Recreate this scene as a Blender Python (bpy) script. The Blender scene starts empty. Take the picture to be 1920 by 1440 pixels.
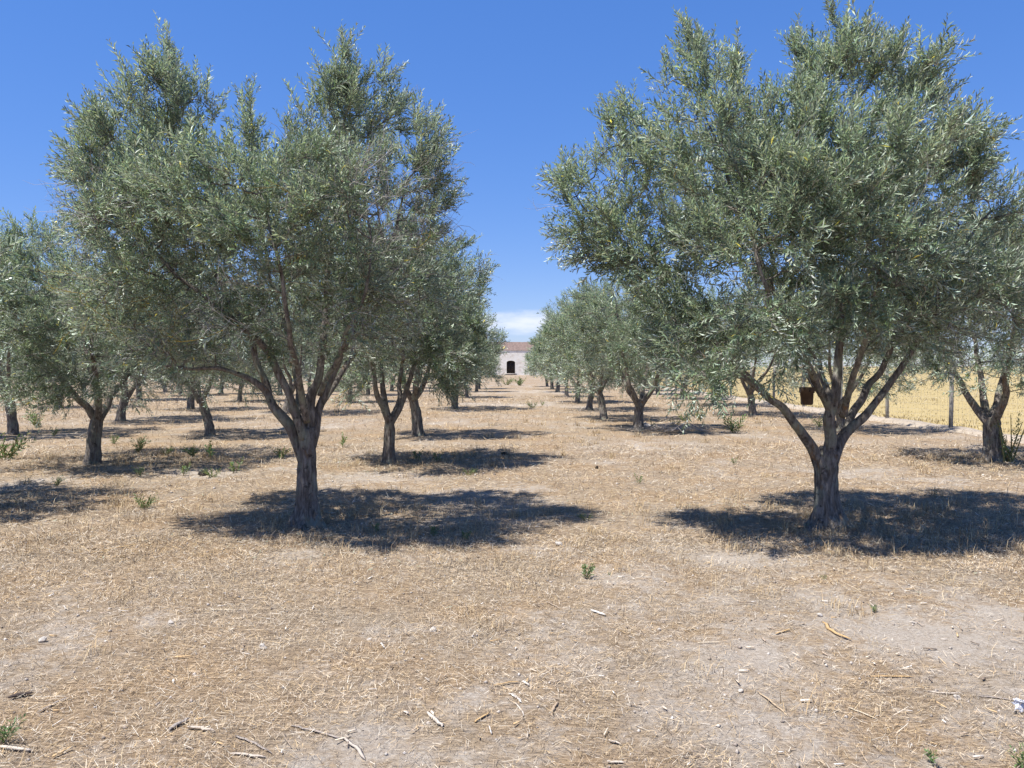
import bpy, math, time
import numpy as np

# ------------------------------------------------------------------ camera
SC = bpy.context.scene
COL = SC.collection
FPX, CX, CY = 1500.0, 960.0, 720.0
CAM_H, PITCH = 1.6, math.radians(1.3)
cam_d = bpy.data.cameras.new('camera')
cam = bpy.data.objects.new('camera', cam_d)
COL.objects.link(cam)
cam.location = (0, 0, CAM_H)
cam.rotation_euler = (math.pi / 2 - PITCH, 0, 0)
cam_d.sensor_width = 36.0
cam_d.lens = FPX / 1920 * 36.0
cam_d.clip_start = 0.05
cam_d.clip_end = 6000
SC.camera = cam

# ------------------------------------------------------------------ light
SUN_EL = math.radians(66.0)
SX, SY = -0.90, -0.42                        # horizontal direction towards the sun
_n = math.hypot(SX, SY); SX /= _n; SY /= _n
w = bpy.data.worlds.new('World'); SC.world = w; w.use_nodes = True
nt = w.node_tree; nt.nodes.clear()
out = nt.nodes.new('ShaderNodeOutputWorld')
bg = nt.nodes.new('ShaderNodeBackground'); bg.inputs['Strength'].default_value = 0.121
sky = nt.nodes.new('ShaderNodeTexSky'); sky.sky_type = 'NISHITA'; sky.sun_disc = False
sky.sun_elevation = SUN_EL
sky.sun_rotation = math.atan2(SX, SY)
sky.air_density = 1.0; sky.dust_density = 0.0; sky.ozone_density = 6.0; sky.altitude = 200
hs = nt.nodes.new('ShaderNodeHueSaturation')
hs.inputs['Saturation'].default_value = 1.66; hs.inputs['Value'].default_value = 1.2; hs.inputs['Hue'].default_value = 0.505
gm = nt.nodes.new('ShaderNodeGamma'); gm.inputs['Gamma'].default_value = 0.5   # flatter, camera-like sky gradient
nt.links.new(sky.outputs[0], gm.inputs['Color']); nt.links.new(gm.outputs[0], hs.inputs['Color'])
tn = nt.nodes.new('ShaderNodeMix'); tn.data_type = 'RGBA'; tn.blend_type = 'MULTIPLY'; tn.inputs['Factor'].default_value = 1
nt.links.new(hs.outputs[0], tn.inputs['A']); tn.inputs['B'].default_value = (0.94, 1.02, 1.42, 1)
# a low bank of fair-weather cloud all round the horizon
tc = nt.nodes.new('ShaderNodeTexCoord')
sep = nt.nodes.new('ShaderNodeSeparateXYZ'); nt.links.new(tc.outputs['Generated'], sep.inputs[0])
mp = nt.nodes.new('ShaderNodeMapping'); mp.inputs['Scale'].default_value = (9, 9, 30)
mp.inputs['Location'].default_value = (0.3, 0.1, 0.0)
nt.links.new(tc.outputs['Generated'], mp.inputs[0])
nz = nt.nodes.new('ShaderNodeTexNoise'); nz.inputs['Scale'].default_value = 1.0
nz.inputs['Detail'].default_value = 7; nz.inputs['Roughness'].default_value = 0.55
nt.links.new(mp.outputs[0], nz.inputs['Vector'])
rp = nt.nodes.new('ShaderNodeValToRGB')      # elevation band
e = rp.color_ramp.elements
e[0].position = 0.022; e[0].color = (0.0, 0.0, 0.0, 1)
e[1].position = 0.085; e[1].color = (0, 0, 0, 1)
x = e.new(0.042); x.color = (0.50, 0.50, 0.50, 1)
x = e.new(0.064); x.color = (0.53, 0.53, 0.53, 1)
nt.links.new(sep.outputs['Z'], rp.inputs[0])
ad = nt.nodes.new('ShaderNodeMath'); ad.operation = 'ADD'
nt.links.new(nz.outputs['Fac'], ad.inputs[0]); nt.links.new(rp.outputs[0], ad.inputs[1])
mr = nt.nodes.new('ShaderNodeMapRange'); mr.inputs['From Min'].default_value = 0.93
mr.inputs['From Max'].default_value = 1.22; mr.inputs['To Max'].default_value = 0.85
mr.interpolation_type = 'SMOOTHSTEP'
nt.links.new(ad.outputs[0], mr.inputs['Value'])
mx = nt.nodes.new('ShaderNodeMix'); mx.data_type = 'RGBA'
nt.links.new(mr.outputs[0], mx.inputs['Factor'])
nt.links.new(tn.outputs['Result'], mx.inputs['A']); mx.inputs['B'].default_value = (4.4, 4.6, 5.2, 1)
nt.links.new(mx.outputs['Result'], bg.inputs['Color'])
nt.links.new(bg.outputs[0], out.inputs[0])

sun_d = bpy.data.lights.new('sun', 'SUN'); sun_d.energy = 5.0; sun_d.angle = math.radians(0.53)
sun_d.color = (1.0, 0.965, 0.91)
sun = bpy.data.objects.new('sun', sun_d); COL.objects.link(sun)
sun.location = (-20, -10, 40)
from mathutils import Vector
_s = Vector((SX * math.cos(SUN_EL), SY * math.cos(SUN_EL), math.sin(SUN_EL)))
sun.rotation_euler = _s.to_track_quat('Z', 'Y').to_euler()

SC.view_settings.view_transform = 'Standard'
SC.view_settings.look = 'None'
SC.view_settings.exposure = 0.86
SC.view_settings.gamma = 1.0
SC.view_settings.use_curve_mapping = False
SC.render.engine = 'CYCLES'
SC.cycles.max_bounces = 6
SC.cycles.diffuse_bounces = 4
SC.cycles.glossy_bounces = 2
SC.cycles.transmission_bounces = 3
T0 = time.time()

# ------------------------------------------------------------------ helpers
def unit(v):
    v = np.asarray(v, float)
    return v / np.maximum(np.linalg.norm(v, axis=-1, keepdims=True), 1e-9)

def P(px, py, depth):
    """world point on the ray of a photo pixel, at depth metres along world y"""
    a, b = (px - CX) / FPX, (CY - py) / FPX
    dy = math.cos(PITCH) + b * math.sin(PITCH)
    dz = -math.sin(PITCH) + b * math.cos(PITCH)
    k = depth / dy
    return np.array([a * k, depth, CAM_H + dz * k])

def G(px, py):
    """ground point seen at a photo pixel"""
    a, b = (px - CX) / FPX, (CY - py) / FPX
    dy = math.cos(PITCH) + b * math.sin(PITCH)
    dz = -math.sin(PITCH) + b * math.cos(PITCH)
    k = -CAM_H / dz
    return a * k, dy * k

def hash2(ix, iy, seed):
    h = (ix.astype(np.int64) * 374761393 + iy.astype(np.int64) * 668265263 + seed * 974634533) & 0xFFFFFFFF
    h = ((h ^ (h >> 13)) * 1274126177) & 0xFFFFFFFF
    h = h ^ (h >> 16)
    return (h & 0xFFFFFF) / float(0xFFFFFF)

def vnoise(x, y, seed=0):
    x = np.asarray(x, float); y = np.asarray(y, float)
    ix = np.floor(x); iy = np.floor(y); fx = x - ix; fy = y - iy
    fx = fx * fx * (3 - 2 * fx); fy = fy * fy * (3 - 2 * fy)
    a = hash2(ix, iy, seed); b = hash2(ix + 1, iy, seed)
    c = hash2(ix, iy + 1, seed); d = hash2(ix + 1, iy + 1, seed)
    return (a * (1 - fx) + b * fx) * (1 - fy) + (c * (1 - fx) + d * fx) * fy

def fbm(x, y, seed=0, o=4):
    s = 0; a = 0.5; t = 0
    for k in range(o):
        s = s + a * vnoise(x * 2 ** k, y * 2 ** k, seed + k * 17); t += a; a *= 0.55
    return s / t

def height(x, y):
    x = np.asarray(x, float); y = np.asarray(y, float)
    r = np.hypot(x, y)
    near = np.clip(1.3 - r / 40, 0, 1)
    h = 0.07 * (fbm(x / 4.0, y / 4.0, 3, 3) - 0.5)
    h = h + 0.045 * near * (fbm(x / 0.55, y / 0.55, 9, 3) - 0.5)
    h = h + 0.030 * near * (vnoise(x / 0.13, y / 0.13, 21) - 0.5) * (0.4 + 0.6 * vnoise(x, y, 5))
    return h

BARE = [(1150, 866, .55), (1740, 1195, .34), (1400, 1040, .35), (700, 1185, .30), (380, 890, .5), (740, 890, .6),
        (250, 1432, .25), (620, 1405, .25), (1020, 1025, .4), (1790, 905, .8), (60, 905, .7), (100, 1190, .22),
        (560, 1040, .25), (1640, 880, .7), (1240, 830, .8), (300, 1160, .25), (1010, 1170, .3), (1880, 1150, .3),
        (1430, 1240, .25), (860, 1320, .2), (960, 760, 2.0), (1000, 735, 3.0), (650, 800, .8)]
BARE = [(*G(a, b), r) for a, b, r in BARE]

def cover(x, y):
    """0 bare pale soil .. 1 thick straw"""
    c = 0.74 + 1.0 * (fbm(x / 1.7, y / 1.7, 31, 4) - 0.5) + 0.9 * (fbm(x / 0.35, y / 0.35, 77, 3) - 0.5)
    for bx, by, r in BARE:
        c = c - 0.42 * np.exp(-(((x - bx) / (r * 1.2)) ** 2 + ((y - by) / (r * 1.1)) ** 2))
    return np.clip(c, 0, 1)

def mesh_np(name, V, faces, col=None, attr='tint', smooth=False):
    """faces: list of int arrays, each (n, k)"""
    me = bpy.data.meshes.new(name)
    V = np.ascontiguousarray(V, dtype=np.float32)
    me.vertices.add(len(V)); me.vertices.foreach_set('co', V.ravel())
    loops = np.concatenate([f.ravel() for f in faces]).astype(np.int32)
    tot = np.concatenate([np.full(len(f), f.shape[1]) for f in faces])
    start = np.concatenate([[0], np.cumsum(tot)[:-1]]).astype(np.int32)
    me.loops.add(len(loops)); me.loops.foreach_set('vertex_index', loops)
    me.polygons.add(len(tot)); me.polygons.foreach_set('loop_start', start)
    if smooth:
        me.polygons.foreach_set('use_smooth', np.ones(len(tot), dtype=bool))
    me.update(calc_edges=True)
    if col is not None:
        a = me.attributes.new(attr, 'FLOAT_COLOR', 'POINT')
        c = np.ones((len(V), 4), np.float32); c[:, :col.shape[1]] = col
        a.data.foreach_set('color', c.ravel())
    return me

def ob(name, me, mat=None, parent=None, loc=None):
    o = bpy.data.objects.new(name, me); COL.objects.link(o)
    if mat is not None and me is not None and not len(me.materials):
        me.materials.append(mat)
    if parent is not None: o.parent = parent
    if loc is not None: o.location = loc
    return o

def empty(name, loc, rz=0.0):
    o = bpy.data.objects.new(name, None); COL.objects.link(o)
    o.location = loc; o.rotation_euler = (0, 0, rz); o.empty_display_size = 0.2
    return o

def tag(o, label=None, cat=None, group=None, kind=None):
    if label: o['label'] = label
    if cat: o['category'] = cat
    if group: o['group'] = group
    if kind: o['kind'] = kind
    return o

def copy_tree(o, parent=None):
    c = o.copy(); COL.objects.link(c)
    if parent is not None: c.parent = parent
    for ch in list(o.children): copy_tree(ch, c)
    return c

class MB:
    """collects vertices / faces for one mesh"""
    def __init__(s): s.V = []; s.F = {}; s.C = []; s.n = 0
    def add(s, V, F, c=None):
        V = np.asarray(V, float); F = np.asarray(F, int)
        s.V.append(V); s.F.setdefault(F.shape[1], []).append(F + s.n)
        s.C.append(np.tile(np.asarray(c if c is not None else (1, 1, 1), float), (len(V), 1))
                   if c is None or np.ndim(c) == 1 else np.asarray(c, float))
        s.n += len(V)
    def more(s, F, base):
        F = np.asarray(F, int); s.F.setdefault(F.shape[1], []).append(F + base)
    def mesh(s, name, smooth=False):
        return mesh_np(name, np.concatenate(s.V), [np.concatenate(f) for f in s.F.values()],
                       np.concatenate(s.C), smooth=smooth)

def box(mb, c, size, c3=None, rot=None):
    s = np.array([[i, j, k] for i in (-.5, .5) for j in (-.5, .5) for k in (-.5, .5)]) * np.array(size)
    if rot is not None: s = s @ np.asarray(rot).T
    F = [[0, 1, 3, 2], [4, 6, 7, 5], [0, 4, 5, 1], [2, 3, 7, 6], [0, 2, 6, 4], [1, 5, 7, 3]]
    mb.add(s + np.array(c), F, c3)

def resample(pts, rad, step):
    """smooth polyline (Catmull-Rom) with evenly spaced points"""
    p = np.asarray(pts, float); r = np.asarray(rad, float)
    q = np.vstack([2 * p[0] - p[1], p, 2 * p[-1] - p[-2]])
    o, ro = [], []
    for i in range(len(p) - 1):
        a, b, c, d = q[i], q[i + 1], q[i + 2], q[i + 3]
        n = max(2, int(np.linalg.norm(c - b) / step + .5))
        for k in range(n):
            t = k / n
            o.append(.5 * (2 * b + (c - a) * t + (2 * a - 5 * b + 4 * c - d) * t * t + (3 * b - a - 3 * c + d) * t ** 3))
            ro.append(r[i] + (r[i + 1] - r[i]) * t)
    o.append(p[-1]); ro.append(r[-1])
    return np.array(o), np.array(ro)

def tube(mb, pts, rad, sides=8, rough=0.0, seed=0, flare=0.0, c=None):
    n = len(pts); pts = np.asarray(pts, float)
    tan = unit(np.gradient(pts, axis=0))
    u = np.cross(tan[0], [0, 1, 0.1]); u = unit(u)
    us = []
    for i in range(n):
        u = unit(u - tan[i] * np.dot(u, tan[i])); us.append(u)
    us = np.array(us); vs = np.cross(tan, us)
    a = np.arange(sides) / sides * 2 * math.pi
    arc = np.concatenate([[0], np.cumsum(np.linalg.norm(np.diff(pts, axis=0), axis=1))])
    R = np.repeat(np.asarray(rad)[:, None], sides, 1)
    if rough:
        ca, sa = np.cos(a), np.sin(a)
        for fr, am in ((2.2, 1.0), (5.0, .6), (9.0, .35)):
            nn = vnoise(fr * ca[None, :] + 7 * seed + .35 * fr * arc[:, None],
                        fr * sa[None, :] + 2.1 * fr * arc[:, None] * .6 + 3.3 * seed, seed + int(fr)) - .5
            R = R * (1 + rough * am * nn)
    if flare:
        lob = 1 + .8 * np.cos(5 * a + seed) * .5 + .5 * (vnoise(a * 1.3, a * 0 + seed, seed) - .5)
        R = R * (1 + flare * np.exp(-np.maximum(arc, 0) / .12)[:, None] * lob[None, :])
    V = pts[:, None, :] + R[:, :, None] * (np.cos(a)[None, :, None] * us[:, None, :] + np.sin(a)[None, :, None] * vs[:, None, :])
    i = np.arange(n - 1)[:, None] * sides; j = np.arange(sides)[None, :]; j2 = (j + 1) % sides
    F = np.stack([i + j, i + j2, i + sides + j2, i + sides + j], -1).reshape(-1, 4)
    base = mb.n
    mb.add(V.reshape(-1, 3), F, c)
    cap = np.arange(sides)[None, :]
    mb.more(cap[:, ::-1], base); mb.more(cap + (n - 1) * sides, base)

def frusta(A, B, ra, rb, sides=4):
    """vectorised separate tapered prisms from points A to B"""
    t = unit(B - A); ref = np.where(np.abs(t[:, 2:3]) > .9, [[1., 0, 0]], [[0, 0, 1.]])
    u = unit(np.cross(t, ref)); v = np.cross(t, u)
    a = np.arange(sides) / sides * 2 * math.pi
    ring = np.cos(a)[None, :, None] * u[:, None] + np.sin(a)[None, :, None] * v[:, None]
    V = np.concatenate([A[:, None] + ra[:, None, None] * ring, B[:, None] + rb[:, None, None] * ring], 1)
    k = np.arange(sides); k2 = (k + 1) % sides
    f = np.stack([k, k2, k2 + sides, k + sides], -1)
    F = (f[None] + (np.arange(len(A)) * 2 * sides)[:, None, None]).reshape(-1, 4)
    return V.reshape(-1, 3), F

# ------------------------------------------------------------------ materials
def new_mat(name):
    m = bpy.data.materials.new(name); m.use_nodes = True
    t = m.node_tree; b = t.nodes['Principled BSDF']
    return m, t, b

def N(t, kind, **kw):
    n = t.nodes.new(kind)
    for k, v in kw.items():
        if k in n.inputs: n.inputs[k].default_value = v
        else: setattr(n, k, v)
    return n

def mixc(t, fac, a, b, mode='MIX'):
    n = t.nodes.new('ShaderNodeMix'); n.data_type = 'RGBA'; n.blend_type = mode
    for key, v in (('Factor', fac), ('A', a), ('B', b)):
        if isinstance(v, (int, float)): n.inputs[key].default_value = v
        elif isinstance(v, tuple): n.inputs[key].default_value = (*v, 1) if len(v) == 3 else v
        else: t.links.new(v, n.inputs[key])
    return n.outputs['Result']

def ramp(t, fac, *stops):
    n = t.nodes.new('ShaderNodeValToRGB'); e = n.color_ramp.elements
    while len(e) < len(stops): e.new(0.5)
    for q, (p, c) in zip(e, stops):
        q.position = p; q.color = (*c, 1) if len(c) == 3 else c
    t.links.new(fac, n.inputs[0]); return n.outputs[0]

def noise(t, vec, scale, detail=4, rough=.55):
    n = N(t, 'ShaderNodeTexNoise', Scale=scale, Detail=detail, Roughness=rough)
    t.links.new(vec, n.inputs['Vector']); return n.outputs['Fac']

def mapping(t, vec, scale):
    n = N(t, 'ShaderNodeMapping', Scale=scale); t.links.new(vec, n.inputs[0]); return n.outputs[0]

def bump(t, b, h, strength, dist):
    n = N(t, 'ShaderNodeBump', Strength=strength, Distance=dist)
    t.links.new(h, n.inputs['Height']); t.links.new(n.outputs[0], b.inputs['Normal'])

def attr(t, name='tint'):
    n = t.nodes.new('ShaderNodeAttribute'); n.attribute_name = name; return n.outputs['Color']

def leaf_mat(name, front, back, trans=.18, rough=.45):
    m, t, b = new_mat(name)
    g = t.nodes.new('ShaderNodeNewGeometry')
    c = mixc(t, g.outputs['Backfacing'], front, back)
    c = mixc(t, 1.0, c, attr(t), 'MULTIPLY')
    t.links.new(c, b.inputs['Base Color'])
    b.inputs['Roughness'].default_value = rough
    b.inputs['Specular IOR Level'].default_value = .5
    tr = t.nodes.new('ShaderNodeBsdfTranslucent')
    c2 = mixc(t, 1.0, c, (1.1, 1.2, .7), 'MULTIPLY'); t.links.new(c2, tr.inputs['Color'])
    ms = t.nodes.new('ShaderNodeMixShader'); ms.inputs[0].default_value = trans
    t.links.new(b.outputs[0], ms.inputs[1]); t.links.new(tr.outputs[0], ms.inputs[2])
    o = t.nodes['Material Output']; t.links.new(ms.outputs[0], o.inputs[0])
    return m

M_LEAF = leaf_mat('olive_leaf', (.182, .236, .150), (.450, .505, .415), .20, .45)
M_WEED = leaf_mat('weed_leaf', (.10, .185, .055), (.15, .225, .09), .22, .5)

def tint_mat(name, rough=.85, mul=(1, 1, 1), spec=.25):
    m, t, b = new_mat(name)
    c = mixc(t, 1.0, attr(t), mul, 'MULTIPLY'); t.links.new(c, b.inputs['Base Color'])
    b.inputs['Roughness'].default_value = rough; b.inputs['Specular IOR Level'].default_value = spec
    return m
M_STRAW = tint_mat('straw', .75)
M_TWIG = tint_mat('grey_twig', .9)

def bark_mat():
    m, t, b = new_mat('olive_bark')
    tc = t.nodes.new('ShaderNodeTexCoord'); v = tc.outputs['Object']
    st = mapping(t, v, (1, 1, .22))
    n1 = noise(t, st, 34, 6, .65)
    c = ramp(t, n1, (.28, (.048, .040, .034)), (.48, (.150, .130, .112)), (.62, (.26, .232, .205)), (.8, (.38, .35, .315)))
    n2 = noise(t, v, 5.5, 4, .6)                       # grey-green and ochre lichen
    c = mixc(t, ramp(t, n2, (.50, (0, 0, 0)), (.66, (.65, .65, .65))), c, (.27, .29, .22))
    n3 = noise(t, mapping(t, v, (1, 1, .55)), 8.3, 5, .6)
    c = mixc(t, ramp(t, n3, (.59, (0, 0, 0)), (.72, (.7, .7, .7))), c, (.25, .130, .040))
    n4 = noise(t, v, 16.0, 3, .6)
    c = mixc(t, ramp(t, n4, (.60, (0, 0, 0)), (.68, (.7, .7, .7))), c, (.035, .028, .024))
    t.links.new(c, b.inputs['Base Color']); b.inputs['Roughness'].default_value = .92
    b.inputs['Specular IOR Level'].default_value = .2
    bump(t, b, n1, .9, .03)
    return m
M_BARK = bark_mat()

def ground_mat():
    m, t, b = new_mat('dry_ground')
    g = t.nodes.new('ShaderNodeNewGeometry'); v = g.outputs['Position']
    cov = attr(t, 'cover'); sp = t.nodes.new('ShaderNodeSeparateColor'); t.links.new(cov, sp.inputs[0])
    fine = noise(t, v, 55, 6, .7)
    soil = ramp(t, fine, (.25, (.17, .142, .115)), (.5, (.34, .295, .245)), (.75, (.50, .450, .385)))
    cl = noise(t, v, 14, 5, .6)
    soil = mixc(t, ramp(t, cl, (.3, (.55, .55, .55)), (.6, (0, 0, 0))), soil, (.33, .265, .20))
    # matted straw: stretched fibres in three directions
    rot = []
    for i, (a, sc) in enumerate(((0.2, 60), (1.25, 70), (2.3, 52))):
        mp = N(t, 'ShaderNodeMapping', Rotation=(0, 0, a), Scale=(1, 9, 1)); t.links.new(v, mp.inputs[0])
        rot.append(noise(t, mp.outputs[0], sc / 6, 5, .7))
    mxm = N(t, 'ShaderNodeMath', operation='MAXIMUM'); t.links.new(rot[0], mxm.inputs[0]); t.links.new(rot[1], mxm.inputs[1])
    mxn = N(t, 'ShaderNodeMath', operation='MAXIMUM'); t.links.new(mxm.outputs[0], mxn.inputs[0]); t.links.new(rot[2], mxn.inputs[1])
    straw = ramp(t, mxn.outputs[0], (.40, (.064, .048, .036)), (.52, (.212, .164, .115)), (.63, (.375, .304, .220)), (.78, (.55, .47, .365)))
    hue = noise(t, v, .9, 4, .6)
    straw = mixc(t, ramp(t, hue, (.38, (0, 0, 0)), (.62, (.7, .7, .7))), straw, mixc(t, 1.0, straw, (1.08, .93, .74), 'MULTIPLY'))
    bk = N(t, 'ShaderNodeMath', operation='MULTIPLY_ADD'); t.links.new(noise(t, v, 9, 6, .75), bk.inputs[0]); bk.inputs[1].default_value = 2.3; bk.inputs[2].default_value = -1.15
    cs = N(t, 'ShaderNodeMath', operation='ADD'); t.links.new(sp.outputs[0], cs.inputs[0]); t.links.new(bk.outputs[0], cs.inputs[1])
    c = mixc(t, ramp(t, cs.outputs[0], (.15, (0, 0, 0)), (.70, (1, 1, 1))), soil, straw)
    t.links.new(c, b.inputs['Base Color']); b.inputs['Roughness'].default_value = 1.0
    b.inputs['Specular IOR Level'].default_value = .1
    s2 = N(t, 'ShaderNodeMath', operation='ADD'); t.links.new(fine, s2.inputs[0]); t.links.new(mxn.outputs[0], s2.inputs[1])
    bump(t, b, s2.outputs[0], .8, .020)
    return m
M_GROUND = ground_mat()

def simple_mat(name, c0, c1, scale, rough=.9, bstr=.5, bdist=.01, stretch=(1, 1, 1), coord='Object'):
    m, t, b = new_mat(name)
    tc = t.nodes.new('ShaderNodeTexCoord'); v = mapping(t, tc.outputs[coord], stretch)
    n = noise(t, v, scale, 6, .65)
    t.links.new(ramp(t, n, (.3, c0), (.7, c1)), b.inputs['Base Color'])
    b.inputs['Roughness'].default_value = rough; b.inputs['Specular IOR Level'].default_value = .25
    if bstr: bump(t, b, n, bstr, bdist)
    return m
M_FIELD = simple_mat('ripe_field', (.30, .228, .100), (.36, .280, .130), 1.2, 1, .8, .08, (1, .5, 1))
M_CONC = simple_mat('weathered_post', (.20, .185, .165), (.36, .34, .31), 9, .9, .5, .01)
M_WIRE = simple_mat('galvanised_wire', (.33, .33, .32), (.45, .45, .43), 5, .55, 0)
M_VERGE = simple_mat('pale_rubble', (.25, .205, .155), (.40, .34, .27), 7, 1, .8, .05)
M_POT = simple_mat('brown_clay', (.045, .028, .018), (.095, .060, .036), 16, .75, .3, .004)
M_DARK = simple_mat('dark_hole', (.012, .01, .008), (.02, .016, .013), 10, .9, 0)
M_STONE = simple_mat('pale_stone', (.32, .285, .245), (.52, .48, .43), 14, .9, .6, .01)
M_PLAST = simple_mat('white_plastic', (.50, .51, .56), (.64, .65, .70), 6, .45, .2, .004)
M_DOOR = simple_mat('dark_wood', (.018, .013, .012), (.045, .034, .030), 8, .8, .4, .01, (1, 1, .1))
M_TILE = simple_mat('terracotta_tile', (.10, .070, .060), (.23, .165, .14), 3.5, .9, .4, .02)
M_CHIP = tint_mat('splintered_wood', .8)

def wall_mat():
    m, t, b = new_mat('rubble_stone_wall')
    tc = t.nodes.new('ShaderNodeTexCoord'); v = tc.outputs['Object']
    vo = N(t, 'ShaderNodeTexVoronoi', Scale=2.6); t.links.new(v, vo.inputs['Vector'])
    sp = t.nodes.new('ShaderNodeSeparateColor'); t.links.new(vo.outputs['Color'], sp.inputs[0])
    c = ramp(t, sp.outputs[0], (0, (.60, .53, .44)), (.5, (.72, .67, .58)), (1, (.79, .75, .67)))
    n = noise(t, v, .8, 5, .6)
    c = mixc(t, ramp(t, n, (.38, (0, 0, 0)), (.6, (.85, .85, .85))), c, (.80, .77, .70))
    t.links.new(c, b.inputs['Base Color']); b.inputs['Roughness'].default_value = 1
    bump(t, b, vo.outputs['Distance'], .3, .04)
    return m
M_WALL = wall_mat()

# ------------------------------------------------------------------ the ground: one sheet out to the horizon
def axis(lo, hi, a, b, step, grow):
    mid = np.arange(a, b + step, step); up = [mid[-1]]; s = step
    while up[-1] < hi: s *= grow; up.append(up[-1] + s)
    dn = [mid[0]]; s = step
    while dn[-1] > lo: s *= grow; dn.append(dn[-1] - s)
    return np.concatenate([np.array(dn[1:])[::-1], mid, np.array(up[1:])])
gx = axis(-2500, 2500, -6, 7, .09, 1.08)
gy = axis(-400, 3500, 2.4, 12, .085, 1.06)
XX, YY = np.meshgrid(gx, gy)
ZZ = height(XX, YY)
V = np.stack([XX, YY, ZZ], -1).reshape(-1, 3)
nx, ny = len(gx), len(gy)
i = (np.arange(ny - 1)[:, None] * nx + np.arange(nx - 1)[None, :]).ravel()
F = np.stack([i, i + 1, i + nx + 1, i + nx], -1)
cv = cover(V[:, 0], V[:, 1])
me = mesh_np('ground', V, [F], np.stack([cv, cv, cv], -1), 'cover', smooth=True)
tag(ob('ground', me, M_GROUND), 'dry straw-covered soil of the olive grove', kind='structure')

# ripe field beyond the fence
FX = 11.1
fy = axis(-60, 900, 10, 60, .8, 1.12); fxs = axis(FX, 900, FX, 30, .6, 1.12); fxs = fxs[fxs >= FX]
XX, YY = np.meshgrid(fxs, fy)
V = np.stack([XX, YY, height(XX, YY) + (.05 + .05 * vnoise(XX * 2, YY * 2, 8)) * np.clip((XX - FX) / 1.5, 0, 1) - .05 * (XX < FX + .3)], -1).reshape(-1, 3)
nx, ny = len(fxs), len(fy)
i = (np.arange(ny - 1)[:, None] * nx + np.arange(nx - 1)[None, :]).ravel()
tag(ob('field', mesh_np('field', V, [np.stack([i, i + 1, i + nx + 1, i + nx], -1)], smooth=True), M_FIELD),
    'golden ripe field beyond the wire fence', kind='structure')
# pale rubble bank along the foot of the fence
ys = np.arange(-6, 90, .25); prof = np.array([-.42, -.26, -.1, .10, .30, .55]); hz = np.array([-.06, .02, .07, .08, .06, -.05])
XX = 10.85 + prof[None, :] * (1 + .5 * (vnoise(ys, ys * 0, 4)[:, None] - .5)) + np.zeros((len(ys), 1))
YY = np.repeat(ys[:, None], 6, 1)
ZZ = hz[None, :] * (.5 + 1.0 * vnoise(XX * 5, YY * 1.7, 14)) + .02
V = np.stack([XX, YY, ZZ], -1).reshape(-1, 3); nx = 6; ny = len(ys)
i = (np.arange(ny - 1)[:, None] * nx + np.arange(nx - 1)[None, :]).ravel()
tag(ob('verge', mesh_np('verge', V, [np.stack([i, i + 1, i + nx + 1, i + nx], -1)], smooth=True), M_VERGE),
    'pale rubble bank along the foot of the wire fence', kind='structure')

# ------------------------------------------------------------------ olive trees
UP = np.array([0, 0, 1.0])

def leaf_template(rng, n_pairs, L, leaf, width, spread=(35, 65), stem_r=.0022):
    """one shoot along +Z. returns leaf verts (m,4,3), stem verts, stem faces"""
    bx, by = rng.normal(0, .12, 2)
    def at(s): return np.array([bx * s * s, by * s * s, s]) * L
    lv = []
    for k in range(n_pairs):
        s = .12 + .88 * k / (n_pairs - 1) + rng.normal(0, .012)
        th = (k % 2) * math.pi / 2 + rng.normal(0, .35)
        for sg in (0, math.pi):
            if rng.random() < .10: continue
            az = th + sg + rng.normal(0, .2)
            a = math.radians(rng.uniform(*spread)) * (1 - .45 * (k / n_pairs))
            d = np.array([math.sin(a) * math.cos(az), math.sin(a) * math.sin(az), math.cos(a)])
            l = leaf * rng.uniform(.7, 1.25) * (.75 + .5 * math.sin(math.pi * min(1, s * 1.0)) if s < .9 else .7)
            wd = width * rng.uniform(.75, 1.2)
            side = unit(np.cross(d, [-math.cos(az) * .6, -math.sin(az) * .6, 1.0]) + rng.normal(0, .35, 3))
            nrm = unit(np.cross(side, d))
            b = at(s); tip = b + d * l + nrm * l * rng.normal(-.05, .08)
            m = b + d * l * .5 + nrm * l * .04
            lv.append([b, m + side * wd * .5 + nrm * wd * .12, tip, m - side * wd * .5 + nrm * wd * .12])
    sv, sf = frusta(np.array([at(0)]), np.array([at(1.0)]), np.array([stem_r]), np.array([stem_r * .45]), 3)
    return np.array(lv), sv, sf

def twig_template(rng, L, r):
    """bare dead twig with side twigs, along +Z"""
    A, B, ra, rb = [], [], [], []
    def go(p, d, l, r, dep):
        n = 3 if dep == 2 else 2; q = p
        for k in range(n):
            d = unit(d + rng.normal(0, .16, 3)); e = q + d * l / n
            A.append(q); B.append(e); ra.append(r * (1 - .6 * k / n)); rb.append(r * (1 - .6 * (k + 1) / n))
            if dep > 0 and rng.random() < (.85 if dep == 2 else .4):
                s = unit(d + unit(rng.normal(0, 1, 3)) * .9)
                go(e, s, l * rng.uniform(.35, .6), r * .65, dep - 1)
            q = e
    go(np.zeros(3), np.array([0, 0, 1.0]), L, r, 2)
    return frusta(np.array(A), np.array(B), np.array(ra), np.array(rb), 3)

def frames(d, rng):
    """rotation matrices taking +Z to d with random roll"""
    r = unit(rng.normal(0, 1, d.shape)); u = unit(np.cross(d, r)); v = np.cross(d, u)
    return np.stack([u, v, d], -1)

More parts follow.
